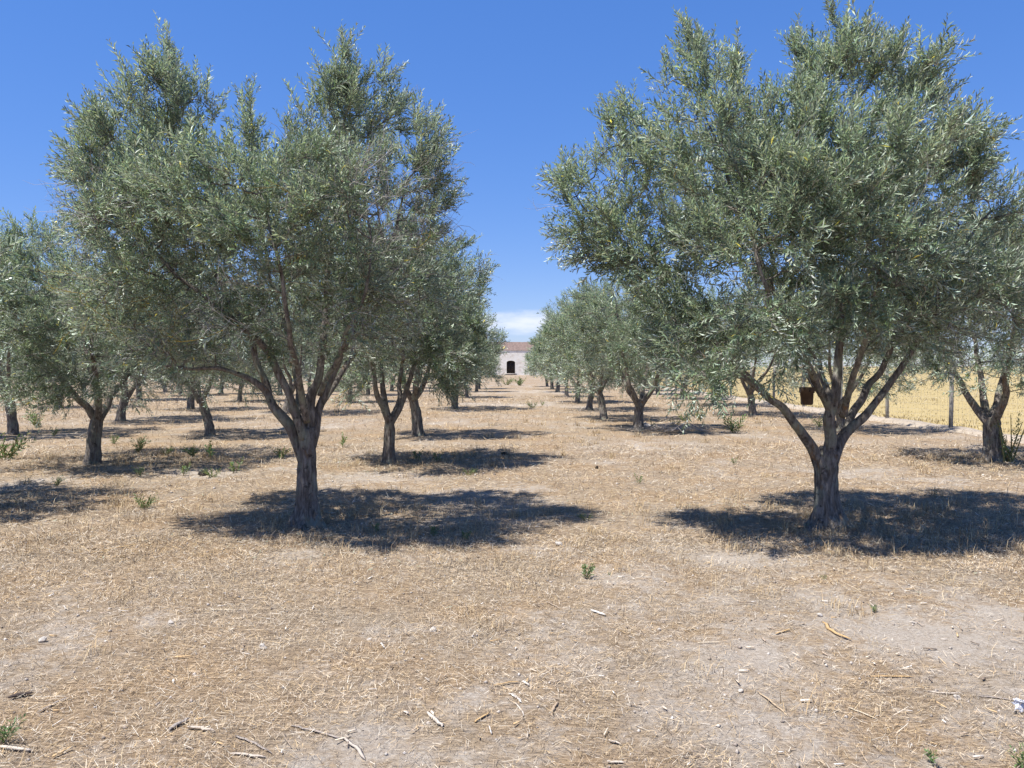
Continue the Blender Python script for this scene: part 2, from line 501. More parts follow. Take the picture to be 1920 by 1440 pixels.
def colonise(nodes, parents, att, step, kill, rng, iters=110, upb=.12):
    pos = np.array(nodes, float); par = list(parents)
    D = np.full(len(att), 1e9); I = np.zeros(len(att), int); alive = np.ones(len(att), bool)
    def upd(new, off):
        d = np.linalg.norm(att[:, None] - new[None], axis=2); k = d.argmin(1); m = d[np.arange(len(att)), k]
        better = m < D; D[better] = m[better]; I[better] = k[better] + off
    upd(pos, 0)
    for it in range(iters):
        alive &= D > kill
        if not alive.any(): break
        ids = I[alive]; v = unit(att[alive] - pos[ids])
        acc = np.zeros_like(pos); np.add.at(acc, ids, v)
        g = np.unique(ids)
        d = unit(unit(acc[g]) + rng.normal(0, .22, (len(g), 3)) + UP * upb)
        new = pos[g] + d * step
        off = len(pos); pos = np.vstack([pos, new]); par.extend(g.tolist())
        upd(new, off)
    return pos, np.array(par)

def build_tree(spec, seed):
    """spec: trunk (pts, radii), limbs [(pts, radii)], lobes [(centre, radii, weight)], counts; coordinates local to the base.
       returns dict of meshes: trunk, limbs[], branches, crown, twigs"""
    rng = np.random.default_rng(seed)
    res = {}
    q = spec.get('q', 1.0)
    tp, tr = resample(*spec['trunk'], .035 if q >= 1 else .07)
    sides = 30 if q >= 1 else 14
    mb = MB(); tube(mb, tp, tr, sides, .44, seed, spec.get('flare', .8)); res['trunk'] = mb.mesh('trunk', True)
    res['limbs'] = []
    nodes, par = [], []
    nodes.append(tp[-1]); par.append(-1)
    limb_r = {0: tr[-1]}
    for k, (lp, lr) in enumerate(spec['limbs']):
        p, r = resample(lp, lr, .05 if q >= 1 else .09)
        if q >= 1:
            wob = np.stack([vnoise(np.arange(len(p)) * .22, np.zeros(len(p)) + 9 * j, seed + k * 3 + j) - .5 for j in range(3)], -1)
            p = p + wob * .045 * np.minimum(1, np.arange(len(p)) / 6)[:, None]
        mb = MB(); tube(mb, p, r, 16 if q >= 1 else 8, .30, seed + k + 1); res['limbs'].append(mb.mesh('limb', True))
        st = np.linspace(0, len(p) - 1, max(3, int(len(p) * (.05 if q >= 1 else .09) / .10))).astype(int)
        prev = 0
        for s in st[1:]:
            nodes.append(p[s]); par.append(prev); prev = len(nodes) - 1; limb_r[prev] = r[s]
    n_man = len(nodes)
    # attractors
    lob = spec['lobes']; wt = np.array([l[1][0] * l[1][1] * l[1][2] * l[2] for l in lob]); wt = wt / wt.sum()
    ch = rng.choice(len(lob), spec['n_att'], p=wt)
    d = unit(rng.normal(0, 1, (len(ch), 3))) * (rng.random(len(ch)) ** (1 / 2.3))[:, None]
    att = np.array([lob[c][0] for c in ch]) + d * np.array([lob[c][1] for c in ch])
    pos, par = colonise(nodes, par, att, spec.get('step', .09), spec.get('kill', .14), rng)
    n = len(pos)
    # radii by pipe model
    cnt = np.zeros(n); kids = np.bincount(par[1:], minlength=n)
    cnt[kids == 0] = 1
    tipd = np.zeros(n, int)
    for i in range(n - 1, 0, -1):
        p = par[i]
        if p >= 0:
            cnt[p] += cnt[i]; tipd[p] = max(tipd[p], tipd[i] + 1)
    rad = np.clip(.0034 * cnt ** .42, .003, .03)
    for k, r in limb_r.items(): rad[k] = min(max(rad[k], .3 * r), r)
    idx = np.arange(n_man, n)
    V, F = frusta(pos[par[idx]], pos[idx], np.minimum(rad[par[idx]], rad[idx] * 1.35), rad[idx], 4 if q >= 1 else 3)
    res['branches'] = mesh_np('branches', V, [F], smooth=True)
    # shoots
    cand = idx[tipd[idx] <= spec.get('tipmax', 7)]
    cp = pos[cand]; cl = .5 * vnoise((cp[:, 0] + .5 * cp[:, 2]) * 2.6, (cp[:, 1] - .6 * cp[:, 2]) * 2.6 + 1.7 * cp[:, 2], seed) + .5 * vnoise((cp[:, 0] - .7 * cp[:, 2]) * 4.5, (cp[:, 1] + .8 * cp[:, 2]) * 4.5, seed + 3)
    pw = (.22 + 2.2 * np.clip(cl - .22, 0, 1) ** 1.6) / (1 + .25 * tipd[cand]); pw = pw / pw.sum()
    pick = np.concatenate([idx[kids[idx] == 0], rng.choice(cand, spec['n_shoots'], p=pw)])
    bd = unit(pos[pick] - pos[par[pick]])
    cen = np.average(att, axis=0); ext = att.std(0) * 2
    rel = (pos[pick] - cen) / ext
    outw = unit(rel * [1, 1, .4])
    zz = rel[:, 2:3]
    d = unit(.55 * bd + .40 * outw + UP * (.55 + .45 * np.clip(zz, -1, 1.2)) + rng.normal(0, .42, bd.shape))
    base = pos[pick] - bd * rng.random((len(pick), 1)) * .08
    dead = np.zeros(len(pick), bool)
    if 'dead' in spec:
        dead = rng.random(len(pick)) < spec['dead'](pos[pick])
    size = rng.uniform(.65, 1.2, len(pick)) * np.where(rng.random(len(pick)) < .12, 1.18, 1.0)
    LV, LC, SV, SF, SCc = [], [], [], [], []; off = 0
    ls = spec.get('leaf', 1.0); npair = spec.get('pairs', 11)
    live = np.where(~dead)[0]; tk = rng.integers(0, 10, len(live))
    for k in range(10):
        lv, sv, sf = leaf_template(rng, npair, .30 * (1 + .25 * (ls - 1)), spec.get('ll', .058) * ls, spec.get('lw', .0135) * ls, stem_r=.0022 * math.sqrt(ls))
        me_ = live[tk == k]
        if not len(me_): continue
        R = frames(d[me_], rng); s = size[me_]
        X = np.einsum('mij,nvj->mnvi', R, lv) * s[:, None, None, None] + base[me_][:, None, None]
        LV.append(X.reshape(-1, 4, 3))
        clump = rng.normal(1, .13, (len(me_), 1)) * np.ones((1, lv.shape[0])) * rng.normal(1, .20, (len(me_), lv.shape[0]))
        c = np.clip(clump, .45, 1.7)[..., None] * np.array([1, 1, 1.0])
        c = c * (1 + rng.normal(0, .05, c.shape))
        y = rng.random(c.shape[:2]) < .0045
        c[y] = np.array([3.6, 2.6, .8]) * rng.uniform(.6, 1.1, (y.sum(), 1))
        LC.append(c.reshape(-1, 3))
        Y = np.einsum('mij,vj->mvi', R, sv) * s[:, None, None] + base[me_][:, None]
        SV.append(Y.reshape(-1, 3)); SF.append((sf[None] + (np.arange(len(me_)) * len(sv))[:, None, None]).reshape(-1, 4) + off); off += Y.shape[0] * Y.shape[1]
        SCc.append(np.tile([.20, .185, .14], (Y.shape[0] * Y.shape[1], 1)))
    L = np.concatenate(LV); C = np.repeat(np.concatenate(LC), 4, axis=0)
    m = len(L); b4 = np.arange(m)[:, None] * 4
    Ft = np.concatenate([b4 + [[0, 1, 2]], b4 + [[0, 2, 3]]])
    res['crown'] = mesh_np('crown', L.reshape(-1, 3), [Ft], C)
    dd = np.where(dead)[0]; dd = dd[rng.random(len(dd)) < spec.get('dead_keep', .7)]
    if len(dd):
        dk = rng.integers(0, 6, len(dd))
        for k in range(6):
            sv, sf = twig_template(rng, .34, .0027)
            me_ = dd[dk == k]
            if not len(me_): continue
            R = frames(unit(d[me_] + rng.normal(0, .35, (len(me_), 3))), rng)
            Y = np.einsum('mij,vj->mvi', R, sv) * size[me_][:, None, None] + base[me_][:, None]
            SV.append(Y.reshape(-1, 3)); SF.append((sf[None] + (np.arange(len(me_)) * len(sv))[:, None, None]).reshape(-1, 4) + off); off += Y.shape[0] * Y.shape[1]
            lf = spec.get('lichen', .06); yl = rng.random(len(me_)) < (lf(base[me_]) if callable(lf) else lf)
            cc = np.where(yl[:, None], [[.34, .24, .03]], [[.33, .305, .28]]) * rng.uniform(.65, 1.25, (len(me_), 1))
            SCc.append(np.repeat(cc, len(sv), 0))
    res['twigs'] = mesh_np('twigs', np.concatenate(SV), [np.concatenate(SF)], np.concatenate(SCc))
    return res

def place_tree(res, loc, rz, label, group, scale=1.0):
    root = empty('olive_tree', loc, rz); root.scale = (scale,) * 3
    tag(root, label, 'olive tree', group)
    ob('trunk', res['trunk'], M_BARK, root)
    for l in res['limbs']: ob('limb', l, M_BARK, root)
    tag(ob('branches', res['branches'], M_BARK, root), kind='stuff')
    tag(ob('twigs', res['twigs'], M_TWIG, root), kind='stuff')
    tag(ob('crown', res['crown'], M_LEAF, root), kind='stuff')
    return root

GRP = 'olive trees planted in rows'
def hero(base_px, trunk_px, limbs_px, lobes_px, seed, **kw):
    bx, by = G(*base_px); bz = float(height(bx, by)) - .02
    o = np.array([bx, by, bz])
    def cvt(l): return [P(a, b, by + dy) - o for a, b, dy, r in l], [r for *_, r in l]
    sp = dict(trunk=cvt(trunk_px), limbs=[cvt(l) for l in limbs_px], **kw)
    sp['trunk'][0][0] = np.array([0, 0, -.04])
    lob = []
    for cx_, cy_, rx, ry, dy, rd, wt in lobes_px:
        dep = by + dy; k = dep / FPX
        lob.append((P(cx_, cy_, dep) - o, np.array([rx * k, rd, ry * k]), wt))
    sp['lobes'] = lob
    return build_tree(sp, seed), o

# ---- big tree left of the aisle
L_trunk = [(574, 985, 0, .135), (574, 930, 0, .122), (575, 880, .0, .112), (575, 845, 0, .120), (574, 815, 0, .118), (576, 800, 0, .09)]
L_limbs = [
    [(570, 872, 0, .060), (558, 830, 0, .078), (540, 797, -.05, .075), (517, 766, -.08, .060), (500, 737, -.1, .050), (476, 715, -.12, .040), (440, 699, -.2, .030), (380, 688, -.3, .022), (310, 690, -.35, .013)],
    [(536, 790, -.05, .055), (508, 748, .05, .050), (495, 712, .1, .045), (478, 668, .15, .042), (472, 640, .15, .04), (450, 600, .2, .035), (420, 540, .2, .028), (370, 440, .2, .02), (330, 320, .1, .014), (312, 200, 0, .008)],
    [(570, 822, -.05, .07), (558, 780, -.12, .055), (545, 742, -.18, .05), (530, 705, -.2, .046), (500, 655, -.2, .042), (465, 622, -.25, .038), (410, 574, -.3, .03), (340, 520, -.3, .022), (260, 430, -.3, .016), (190, 330, -.2, .01)],
    [(577, 830, .02, .09), (581, 762, .03, .068), (596, 718, .05, .058), (603, 680, .05, .05), (608, 620, .05, .044), (612, 540, 0, .036), (630, 430, -.05, .026), (645, 300, 0, .018), (650, 190, 0, .009)],
    [(577, 862, .02, .06), (588, 812, .05, .068), (598, 765, .1, .055), (612, 725, .12, .046), (628, 692, .15, .04), (650, 640, .1, .034), (690, 560, .05, .026), (735, 450, 0, .019), (770, 330, 0, .011)],
    [(578, 810, .08, .06), (560, 740, .5, .045), (545, 660, .8, .035), (520, 560, 1.0, .026), (490, 430, 1.0, .018), (470, 280, .6, .01)],
    [(590, 780, .1, .045), (640, 700, .5, .036), (690, 620, .9, .028), (720, 500, 1.1, .02), (700, 360, 1.0, .012)],
    [(575, 790, -.1, .045), (560, 700, -.5, .036), (540, 600, -.9, .028), (520, 500, -1.1, .02), (500, 380, -1.0, .012)],
    [(600, 740, -.1, .036), (640, 650, -.5, .03), (680, 560, -.8, .022), (700, 450, -.9, .014)],
]
L_lobes = [
    (310, 215, 78, 95, 0, .55, 1.3), (311, 108, 16, 52, 0, .16, 3.0), (250, 258, 55, 62, 0, .5, 1.1), (212, 345, 72, 85, -.2, .6, 1),
    (392, 225, 22, 50, 0, .25, 1.6), (470, 290, 30, 70, .1, .4, 1.2), (471, 205, 11, 36, .1, .14, 2.4), (556, 285, 32, 60, -.1, .4, 1.2), (556, 222, 12, 30, -.1, .14, 2),
    (650, 225, 60, 90, .1, .55, 1.3), (645, 110, 15, 48, 0, .16, 3.0), (735, 212, 32, 58, .1, .35, 1.3), (790, 295, 44, 75, 0, .5, 1.2), (815, 345, 26, 50, 0, .35, 1),
    (570, 365, 110, 95, -.6, .7, .9), (400, 375, 130, 105, -.8, .7, .9), (620, 390, 140, 100, -.9, .6, .8), (285, 430, 120, 95, -.5, .8, .9),
    (780, 410, 70, 90, 0, .7, .9), (300, 560, 130, 85, -.2, .8, .8), (470, 500, 150, 100, .9, .7, .7), (690, 520, 120, 90, -.3, .8, .8),
    (380, 415, 140, 110, 1.0, .7, .8), (650, 345, 120, 112, 1.0, .7, .8), (280, 330, 130, 120, .8, .7, .8), (740, 560, 90, 70, .4, .7, .8),
    (330, 655, 110, 50, -.3, .6, 1.3), (470, 660, 80, 40, .5, .5, 1.0), (700, 640, 90, 45, .2, .6, 1.0), (195, 430, 60, 65, -.2, .5, .9), (225, 570, 95, 70, -.3, .6, .9), (440, 600, 110, 70, -.5, .6, .8), (630, 600, 110, 70, -.5, .6, .8), (520, 440, 150, 95, -1.1, .5, .8)]
def L_dead(p):
    # photo shows bare grey twigs in the right middle and the low inner crown
    x_, z_ = p[:, 0], p[:, 2]
    a = np.exp(-(((x_ - .9) / .55) ** 2 + ((z_ - 2.95) / .55) ** 2)) * .80
    b = np.clip((2.75 - z_) / .6, 0, 1) * .5
    c = np.exp(-(((x_ + 1.9) / .7) ** 2 + ((z_ - 2.8) / .5) ** 2)) * .5
    return np.clip(np.maximum(np.maximum(a, b), c) + .05 * (z_ < 3.3), 0, .92)
L_trunk = [(a, b, c, r * .76) for a, b, c, r in L_trunk]
L_limbs = [[(a, b, c, r * .75) for a, b, c, r in l] for l in L_limbs]
resL, oL = hero((574, 985), L_trunk, L_limbs, L_lobes, 11, n_att=3400, n_shoots=8800, ll=.056, lw=.0130, dead_keep=.5, dead=L_dead, lichen=lambda p: .03 + .65 * np.exp(-(((p[:, 0] + 1.45) / .45) ** 2 + ((p[:, 2] - 2.2) / .3) ** 2)), flare=1.4)
treeL = place_tree(resL, oL, 0, 'largest olive tree left of the aisle, many grey bare twigs in its lower crown', GRP)

# ---- big tree right of the aisle
R_trunk = [(1551, 990, 0, .15), (1549, 940, 0, .126), (1549, 900, 0, .122), (1550, 872, 0, .135), (1552, 850, 0, .12), (1554, 838, 0, .09)]
R_limbs = [
    [(1548, 905, 0, .060), (1535, 868, 0, .080), (1521, 838, -.05, .068), (1504, 815, -.08, .060), (1482, 789, -.1, .054), (1463, 768, -.12, .05), (1440, 745, -.15, .046), (1400, 702, -.1, .038), (1342, 650, 0, .032), (1287, 606, .05, .026), (1220, 540, .05, .02), (1150, 450, 0, .014), (1080, 370, 0, .008)],
    [(1552, 868, -.02, .088), (1556, 815, -.04, .074), (1557, 770, -.05, .068), (1562, 735, -.05, .06), (1570, 690, -.02, .052), (1575, 650, 0, .046), (1572, 580, 0, .04), (1555, 460, 0, .03), (1545, 320, 0, .02), (1545, 150, 0, .01)],
    [(1560, 772, -.06, .06), (1543, 738, -.12, .048), (1528, 715, -.15, .044), (1513, 688, -.2, .04), (1485, 620, -.2, .034), (1440, 520, -.15, .028), (1390, 400, -.1, .022), (1340, 270, 0, .015), (1300, 130, 0, .008)],
    [(1552, 905, 0, .060), (1566, 862, .02, .078), (1582, 820, .05, .07), (1600, 795, .06, .058), (1628, 775, .05, .048), (1650, 745, .05, .043), (1673, 710, .05, .04), (1690, 684, .05, .037), (1730, 620, 0, .03), (1780, 520, 0, .022), (1830, 420, 0, .014)],
    [(1588, 812, .08, .055), (1597, 778, .2, .05), (1612, 748, .25, .046), (1629, 718, .3, .042), (1657, 690, .3, .036), (1672, 630, .3, .032), (1680, 520, .2, .026), (1690, 360, .1, .018), (1700, 200, 0, .009)],
    [(1562, 800, .1, .055), (1545, 720, .5, .042), (1500, 620, .9, .032), (1450, 500, 1.1, .024), (1410, 360, 1.0, .014)],
    [(1580, 780, -.05, .045), (1600, 700, -.4, .036), (1630, 600, -.8, .028), (1650, 500, -1.0, .02), (1660, 380, -.9, .012)],
    [(1540, 740, -.15, .042), (1510, 670, -.5, .034), (1460, 600, -.9, .027), (1420, 500, -1.1, .02), (1410, 400, -1.0, .012)],
    [(1440, 745, -.15, .034), (1400, 715, -.4, .026), (1350, 700, -.6, .02), (1310, 715, -.8, .012)],
]
R_lobes = [
    (1310, 165, 50, 92, 0, .45, 1.4), (1284, 62, 13, 46, 0, .15, 3.0), (1385, 140, 24, 60, 0, .25, 1.8), (1243, 175, 22, 40, 0, .25, 1.2),
    (1560, 150, 90, 75, 0, .55, 1.3), (1482, 110, 14, 42, 0, .15, 2.0), (1600, 95, 60, 34, 0, .35, 1.3), (1541, 68, 18, 32, 0, .2, 2.2), (1650, 140, 60, 60, 0, .45, 1.2), (1710, 185, 72, 80, 0, .5, 1.3), (1743, 106, 11, 36, 0, .13, 2.6),
    (1170, 275, 42, 66, 0, .45, 1.2), (1068, 360, 30, 62, 0, .35, 1.2), (1140, 440, 90, 80, -.1, .6, .9), (1300, 320, 130, 110, -.5, .7, .9),
    (1480, 290, 120, 110, -.5, .7, .8), (1680, 310, 120, 110, -.6, .7, .9), (1795, 315, 62, 85, 0, .6, 1), (1870, 410, 60, 80, .2, .7, .9),
    (1250, 500, 110, 85, -.3, .7, .9), (1420, 460, 130, 100, -1.0, .6, .9), (1620, 480, 140, 100, -1.0, .6, .9), (1780, 520, 110, 85, -.4, .7, .9),
    (1330, 630, 100, 75, -.6, .6, 1.4), (1325, 712, 90, 55, -.8, .5, 2.2), (1270, 590, 70, 60, -.4, .5, 1.2), (1430, 620, 90, 70, -1.2, .45, 1), (1560, 600, 110, 55, -1.1, .45, .9),
    (1700, 620, 100, 45, -.4, .6, .8), (1400, 380, 150, 130, 1.0, .7, .8), (1650, 380, 160, 140, 1.0, .7, .8), (1520, 540, 150, 70, .8, .7, .6), (1430, 690, 50, 40, -.9, .35, .9), (1850, 560, 75, 80, 0, .7, .9), (1660, 600, 110, 60, .3, .7, .8), (1540, 380, 150, 120, -1.2, .5, .8), (1770, 640, 100, 40, .1, .6, .8)]
def R_dead(p):
    x_, z_ = p[:, 0], p[:, 2]
    return np.clip(.05 * (z_ < 3.3) + np.clip((2.1 - z_) / .8, 0, 1) * .35 * (x_ > -.2) + np.exp(-(((x_ - 1.1) / .6) ** 2 + ((z_ - 1.9) / .35) ** 2)) * .45, 0, .8)
R_trunk = [(a, b, c, r * .78) for a, b, c, r in R_trunk]
R_limbs = [[(a, b, c, r * .77) for a, b, c, r in l] for l in R_limbs]
resR, oR = hero((1551, 990), R_trunk, R_limbs, R_lobes, 23, n_att=3400, n_shoots=8800, ll=.060, lw=.0140, dead=R_dead, lichen=.05, flare=1.4)
treeR = place_tree(resR, oR, 0, 'largest olive tree right of the aisle, with a brown pot hanging in it', GRP)

# ---- a generic olive of the grove
def generic_spec(seed, H=4.3, rad=2.0, trunk_h=.85, lean=(0, 0), tr=.12, q=1.0, forks=4, low=1.15, n_att=900, n_shoots=2200, leaf=1.2, pairs=9, dirs=None, extra=()):
    rng = np.random.default_rng(1000 + seed)
    lx, ly = lean; tr = tr * .88
    top = np.array([lx, ly, trunk_h])
    tpts = [np.array([0, 0, -.04]), np.array([lx * .25, ly * .25, trunk_h * .4]), np.array([lx * .65, ly * .65, trunk_h * .75]), top]
    trr = [tr * 1.15, tr, tr * 1.0, tr * .85]
    limbs = []
    a0 = rng.uniform(0, 6.28)
    for k in range(forks):
        a = a0 + k * 2 * math.pi / forks + rng.normal(0, .3) if dirs is None else dirs[k % len(dirs)] + rng.normal(0, .1)
        ln = rng.uniform(.8, 1.1); out = rng.uniform(.38, .62)
        d = np.array([math.cos(a), math.sin(a), 0])
        z1 = H * .78
        p = [top - UP * tr * 1.3 + d * tr * .2, top + d * .28 * out / .5 + UP * .32, top + d * .55 * rad * out + UP * .85, top + d * .85 * rad * out + UP * (z1 - trunk_h) * .62, top + d * rad * out * 1.05 + UP * (z1 - trunk_h)]
        p = [v + rng.normal(0, .04, 3) * (i > 0) for i, v in enumerate(p)]
        limbs.append((p, [tr * .68, tr * .5, tr * .36, tr * .22, tr * .08]))
    lob = []
    cz = (H + low) / 2
    lob.append((np.array([lx, ly, cz]), np.array([rad * .8, rad * .8, (H - low) * .40]), .55))
    for k in range(9):                      # shell of lobes
        a = k / 9 * 6.28 + rng.normal(0, .25); z = cz + (H - low) * rng.uniform(-.28, .2)
        rr = rad * rng.uniform(.28, .42)
        lob.append((np.array([lx + math.cos(a) * (rad - rr * .95), ly + math.sin(a) * (rad - rr * .95), z]), np.array([rr, rr, rr * 1.15]), 1.1))
    for k in range(6):                      # plumes on top
        a = rng.uniform(0, 6.28); o = rad * rng.uniform(.05, .62); rr = rng.uniform(.28, .45)
        lob.append((np.array([lx + math.cos(a) * o, ly + math.sin(a) * o, H - rr * 1.3 - .9 * (o / rad) ** 2 * rng.uniform(.4, 1.2)]), np.array([rr * .8, rr * .8, rr * 1.5]), 1.5))
    for k in range(5):                      # hanging skirt
        a = rng.uniform(0, 6.28); rr = rng.uniform(.3, .45)
        lob.append((np.array([lx + math.cos(a) * rad * .72, ly + math.sin(a) * rad * .72, low + rr * .6]), np.array([rr * 1.2, rr * 1.2, rr]), .9))
    for c_, r_, w_ in extra: lob.append((np.array(c_), np.array(r_), w_))
    def dead(p):
        return np.clip(.10 + np.clip((low + 1.1 - p[:, 2]) / 1.2, 0, 1) * .38, 0, .6)
    return dict(trunk=(tpts, trr), limbs=limbs, lobes=lob, n_att=n_att, n_shoots=n_shoots, leaf=leaf, pairs=pairs, q=q, dead=dead, lichen=.05, flare=.45,
                step=.12 if q < 1 else .1, kill=.2 if q < 1 else .16)

def at_px(px, py):
    x_, y_ = G(px, py); return np.array([x_, y_, float(height(x_, y_)) - .02])

# trees of the second line, each its own shape
UNIQ = [
    ((729, 869), dict(H=4.05, rad=1.62, trunk_h=.80, lean=(.02, 0), tr=.098, low=1.15, dirs=[2.3, .55, 4.0, 1.3]), 'olive tree directly behind the largest left tree, trunk forking in a V'),
    ((173, 869), dict(H=4.2, rad=2.25, trunk_h=.85, lean=(.05, .1), tr=.105, low=.9, extra=[((-.15, -.95, 1.25), (.5, .35, .38), 7), ((-.8, -.9, 1.7), (.6, .4, .4), 1.5)]), 'olive tree near the left edge with foliage hanging low over its short trunk'),
    ((1862, 867), dict(H=4.1, rad=2.1, trunk_h=.75, lean=(0, .05), tr=.125, low=1.2, dirs=[2.5, .6, 1.5, 4.6], extra=[((-1.2, -.3, 1.7), (.6, .5, .35), 1.8), ((.5, -.9, 1.6), (.7, .4, .35), 1.8), ((-.5, -.9, 1.75), (.6, .4, .3), 1.6)]), 'olive tree at the right edge beside the wire fence, nearest to the camera'),
    ((1197, 806), dict(H=4.3, rad=1.95, trunk_h=.75, lean=(.03, 0), tr=.125, low=.95), 'olive tree right of the aisle with a ring of cut branches lying at its foot'),
    ((784, 818), dict(H=4.2, rad=1.65, trunk_h=.95, lean=(-.12, 0), tr=.12, low=1.2), 'olive tree left of the aisle, third from the camera in its row'),
]
for k, (px, kw, lab) in enumerate(UNIQ):
    far = k >= 3
    sp = generic_spec(k, q=1.0, leaf=1.2 if not far else 1.45, n_att=1300 if not far else 1000,
                      n_shoots=4300 if not far else 3000, pairs=10 if not far else 8, **kw)
    place_tree(build_tree(sp, 300 + k), at_px(*px), 0, lab, GRP)

# shared shapes for the rest of the grove
VAR = []
for k, kw in enumerate([dict(H=4.4, rad=2.0, lean=(.1, .05), tr=.12), dict(H=4.1, rad=1.9, lean=(-.25, .0), tr=.115, trunk_h=1.0), dict(H=4.6, rad=2.05, lean=(.18, -.1), tr=.125)]):
    VAR.append(build_tree(generic_spec(20 + k, q=.6, leaf=1.7, n_att=800, n_shoots=2300, pairs=7, low=1.0, **kw), 400 + k))
FAR = []
for k, kw in enumerate([dict(H=4.3, rad=1.75, tr=.12), dict(H=4.0, rad=1.7, lean=(.15, 0), tr=.11), dict(H=4.5, rad=1.8, lean=(-.12, .1), tr=.12)]):
    FAR.append(build_tree(generic_spec(40 + k, q=.5, leaf=2.3, n_att=520, n_shoots=1500, pairs=6, low=1.05, forks=3, **kw), 500 + k))

ORD = ['first', 'second', 'third', 'fourth', 'fifth', 'sixth', 'seventh', 'eighth', 'ninth', 'tenth', 'eleventh', 'twelfth']
rest = []    # (x, y, kind, rz, scale, label)
def row(pxs, extra, text, start):
    pts = [G(*p) for p in pxs] + extra
    pts.sort(key=lambda q: q[1])
    for k, (x_, y_) in enumerate(pts):
        rest.append((x_, y_, text % ORD[start + k]))
row([(852, 768), (875, 746)], [(-2.2, 49.5), (-2.3, 55.5)], 'olive tree in the row just left of the aisle, %s from the camera', 3)
row([(395, 817), (537, 776), (656, 754), (690, 741)], [(-7.6, 50.5), (-7.7, 57)], 'olive tree in the second row left of the aisle, %s with its trunk in view', 1)
row([(26, 815), (225, 790), (357, 768), (449, 752)], [(-12.6, 43.5), (-12.8, 50.5), (-13, 57)], 'olive tree in the third row left of the aisle, %s from the camera', 0)
row([(110, 765), (340, 742), (414, 739)], [(-17.5, 37.5), (-17.8, 57)], 'olive tree in the fourth row left of the aisle, %s from the camera', 0)
row([(310, 735)], [(-22.4, 42), (-22.8, 57)], 'olive tree in the fifth row left of the aisle, %s from the camera', 0)
row([(1132, 786), (1104, 768), (1083, 755), (1062, 744)], [(2.75, 48.5), (2.75, 55), (2.7, 61.5)], 'olive tree in the row just right of the aisle, %s from the camera', 2)
row([(1578, 807), (1412, 779)], [(8.2, 32.3), (8.2, 38.5), (8.2, 45), (8.2, 51.5)], 'olive tree in the row along the wire fence, %s from the camera', 1)
rng = np.random.default_rng(5)
for k, (x_, y_, lab) in enumerate(rest):
    src = VAR[k % 3] if y_ < 33 else FAR[k % 3]
    sc = rng.uniform(.90, 1.06) * (.92 if 'just left of the aisle' in lab else 1)
    place_tree(src, (x_, y_, float(height(x_, y_)) - .03), rng.uniform(0, 6.28), lab, GRP, sc)
# the tree left of the frame whose shadow falls into the picture
x_, y_ = -7.5, 8.5
place_tree(VAR[0], (x_, y_, float(height(x_, y_)) - .03), 2.0, 'olive tree beyond the left edge casting the shadow in the lower left', GRP, .98)

# ------------------------------------------------------------------ pot hanging in the right tree
pc = P(1513, 742, oR[1] - .25); s = (oR[1] - .25) / FPX
root = empty('hanging_pot', (pc[0], pc[1], pc[2] - 17 * s)); tag(root, 'small brown pot hanging from a branch of the big right olive tree', 'pot')
def lathe(prof, sides=24):
    mb = MB(); a = np.arange(sides) / sides * 2 * math.pi; n = len(prof)
    V = np.array([[r * math.cos(t), r * math.sin(t), z] for r, z in prof for t in a])
    i = np.arange(n - 1)[:, None] * sides; j = np.arange(sides)[None, :]; j2 = (j + 1) % sides
    mb.add(V, np.stack([i + j, i + j2, i + sides + j2, i + sides + j], -1).reshape(-1, 4)); return mb
H_ = 33 * s; r0 = 11 * s; r1 = 12.0 * s; r2 = 13.8 * s
body = lathe([(0.001, 0), (r0 * .88, 0), (r0, .008), (r1, H_ * .66), (r2, H_ * .68), (r2 * 1.02, H_ * .97), (r2 * .95, H_), (r2 * .9, H_ * .96), (r1 * .9, H_ * .6), (r0 * .8, .02), (.001, .018)])
ob('body', body.mesh('body', True), M_POT, root)
mb = MB(); tube(mb, [[0, -r2 * 1.06, H_ * .80], [0, -r2 * .9, H_ * .80]], [.008, .008], 10); ob('hole', mb.mesh('hole'), M_DARK, root)
mb = MB()
top = np.array(P(1516, 694, oR[1] - .2)) - np.array(root.location)
for sg in (-1, 1):
    p, r = resample([np.array([sg * r2 * .95, 0, H_ * .95]), np.array([sg * r2 * .35, 0, H_ + .07]), top], [.003] * 3, .03); tube(mb, p, r, 5)
ob('cord', mb.mesh('cord'), M_WIRE, root)

# ------------------------------------------------------------------ wire fence along the field
fr = empty('wire_fence', (10.8, 16.4, 0)); tag(fr, 'wire mesh fence on grey posts along the golden field', 'fence')
mb = MB(); tube(mb, [[0, 0, -.1], [0, 0, .6], [.006, 0, 1.2], [0, 0, 1.75]], [.052, .05, .05, .047], 8, .1, 3); post_me = mb.mesh('post', True)
py_ = [-6.6, -3.3, 0, 3.3, 6.6, 9.9, 13.2, 16.5, 19.8, 23.1, 26.4, 29.7, 33, 36.3, 39.6, 42.9]
rng = np.random.default_rng(8)
for y_ in py_:
    p = ob('post', post_me, M_CONC, fr, (rng.normal(0, .02), y_, 0)); p.rotation_euler = (rng.normal(0, .012), rng.normal(0, .02), rng.uniform(0, 6))
A, B = [], []
zs = [.12, .22, .33, .46, .61, .78, .98, 1.2, 1.45]
for z in zs:
    yy = np.linspace(py_[0], py_[-1], 60); sag = .015 * np.sin(yy * 1.9)
    A += [[-.05, yy[i], z + sag[i]] for i in range(59)]; B += [[-.05, yy[i + 1], z + sag[i + 1]] for i in range(59)]
for y_ in np.arange(py_[0], py_[-1], .16):
    A.append([-.05, y_, .12]); B.append([-.05, y_ + rng.normal(0, .006), 1.45])
A = np.array(A); B = np.array(B); V, F = frusta(A, B, np.full(len(A), .0017), np.full(len(A), .0017), 3)
tag(ob('wire_mesh', mesh_np('wire_mesh', V, [F]), M_WIRE, fr), kind='stuff')

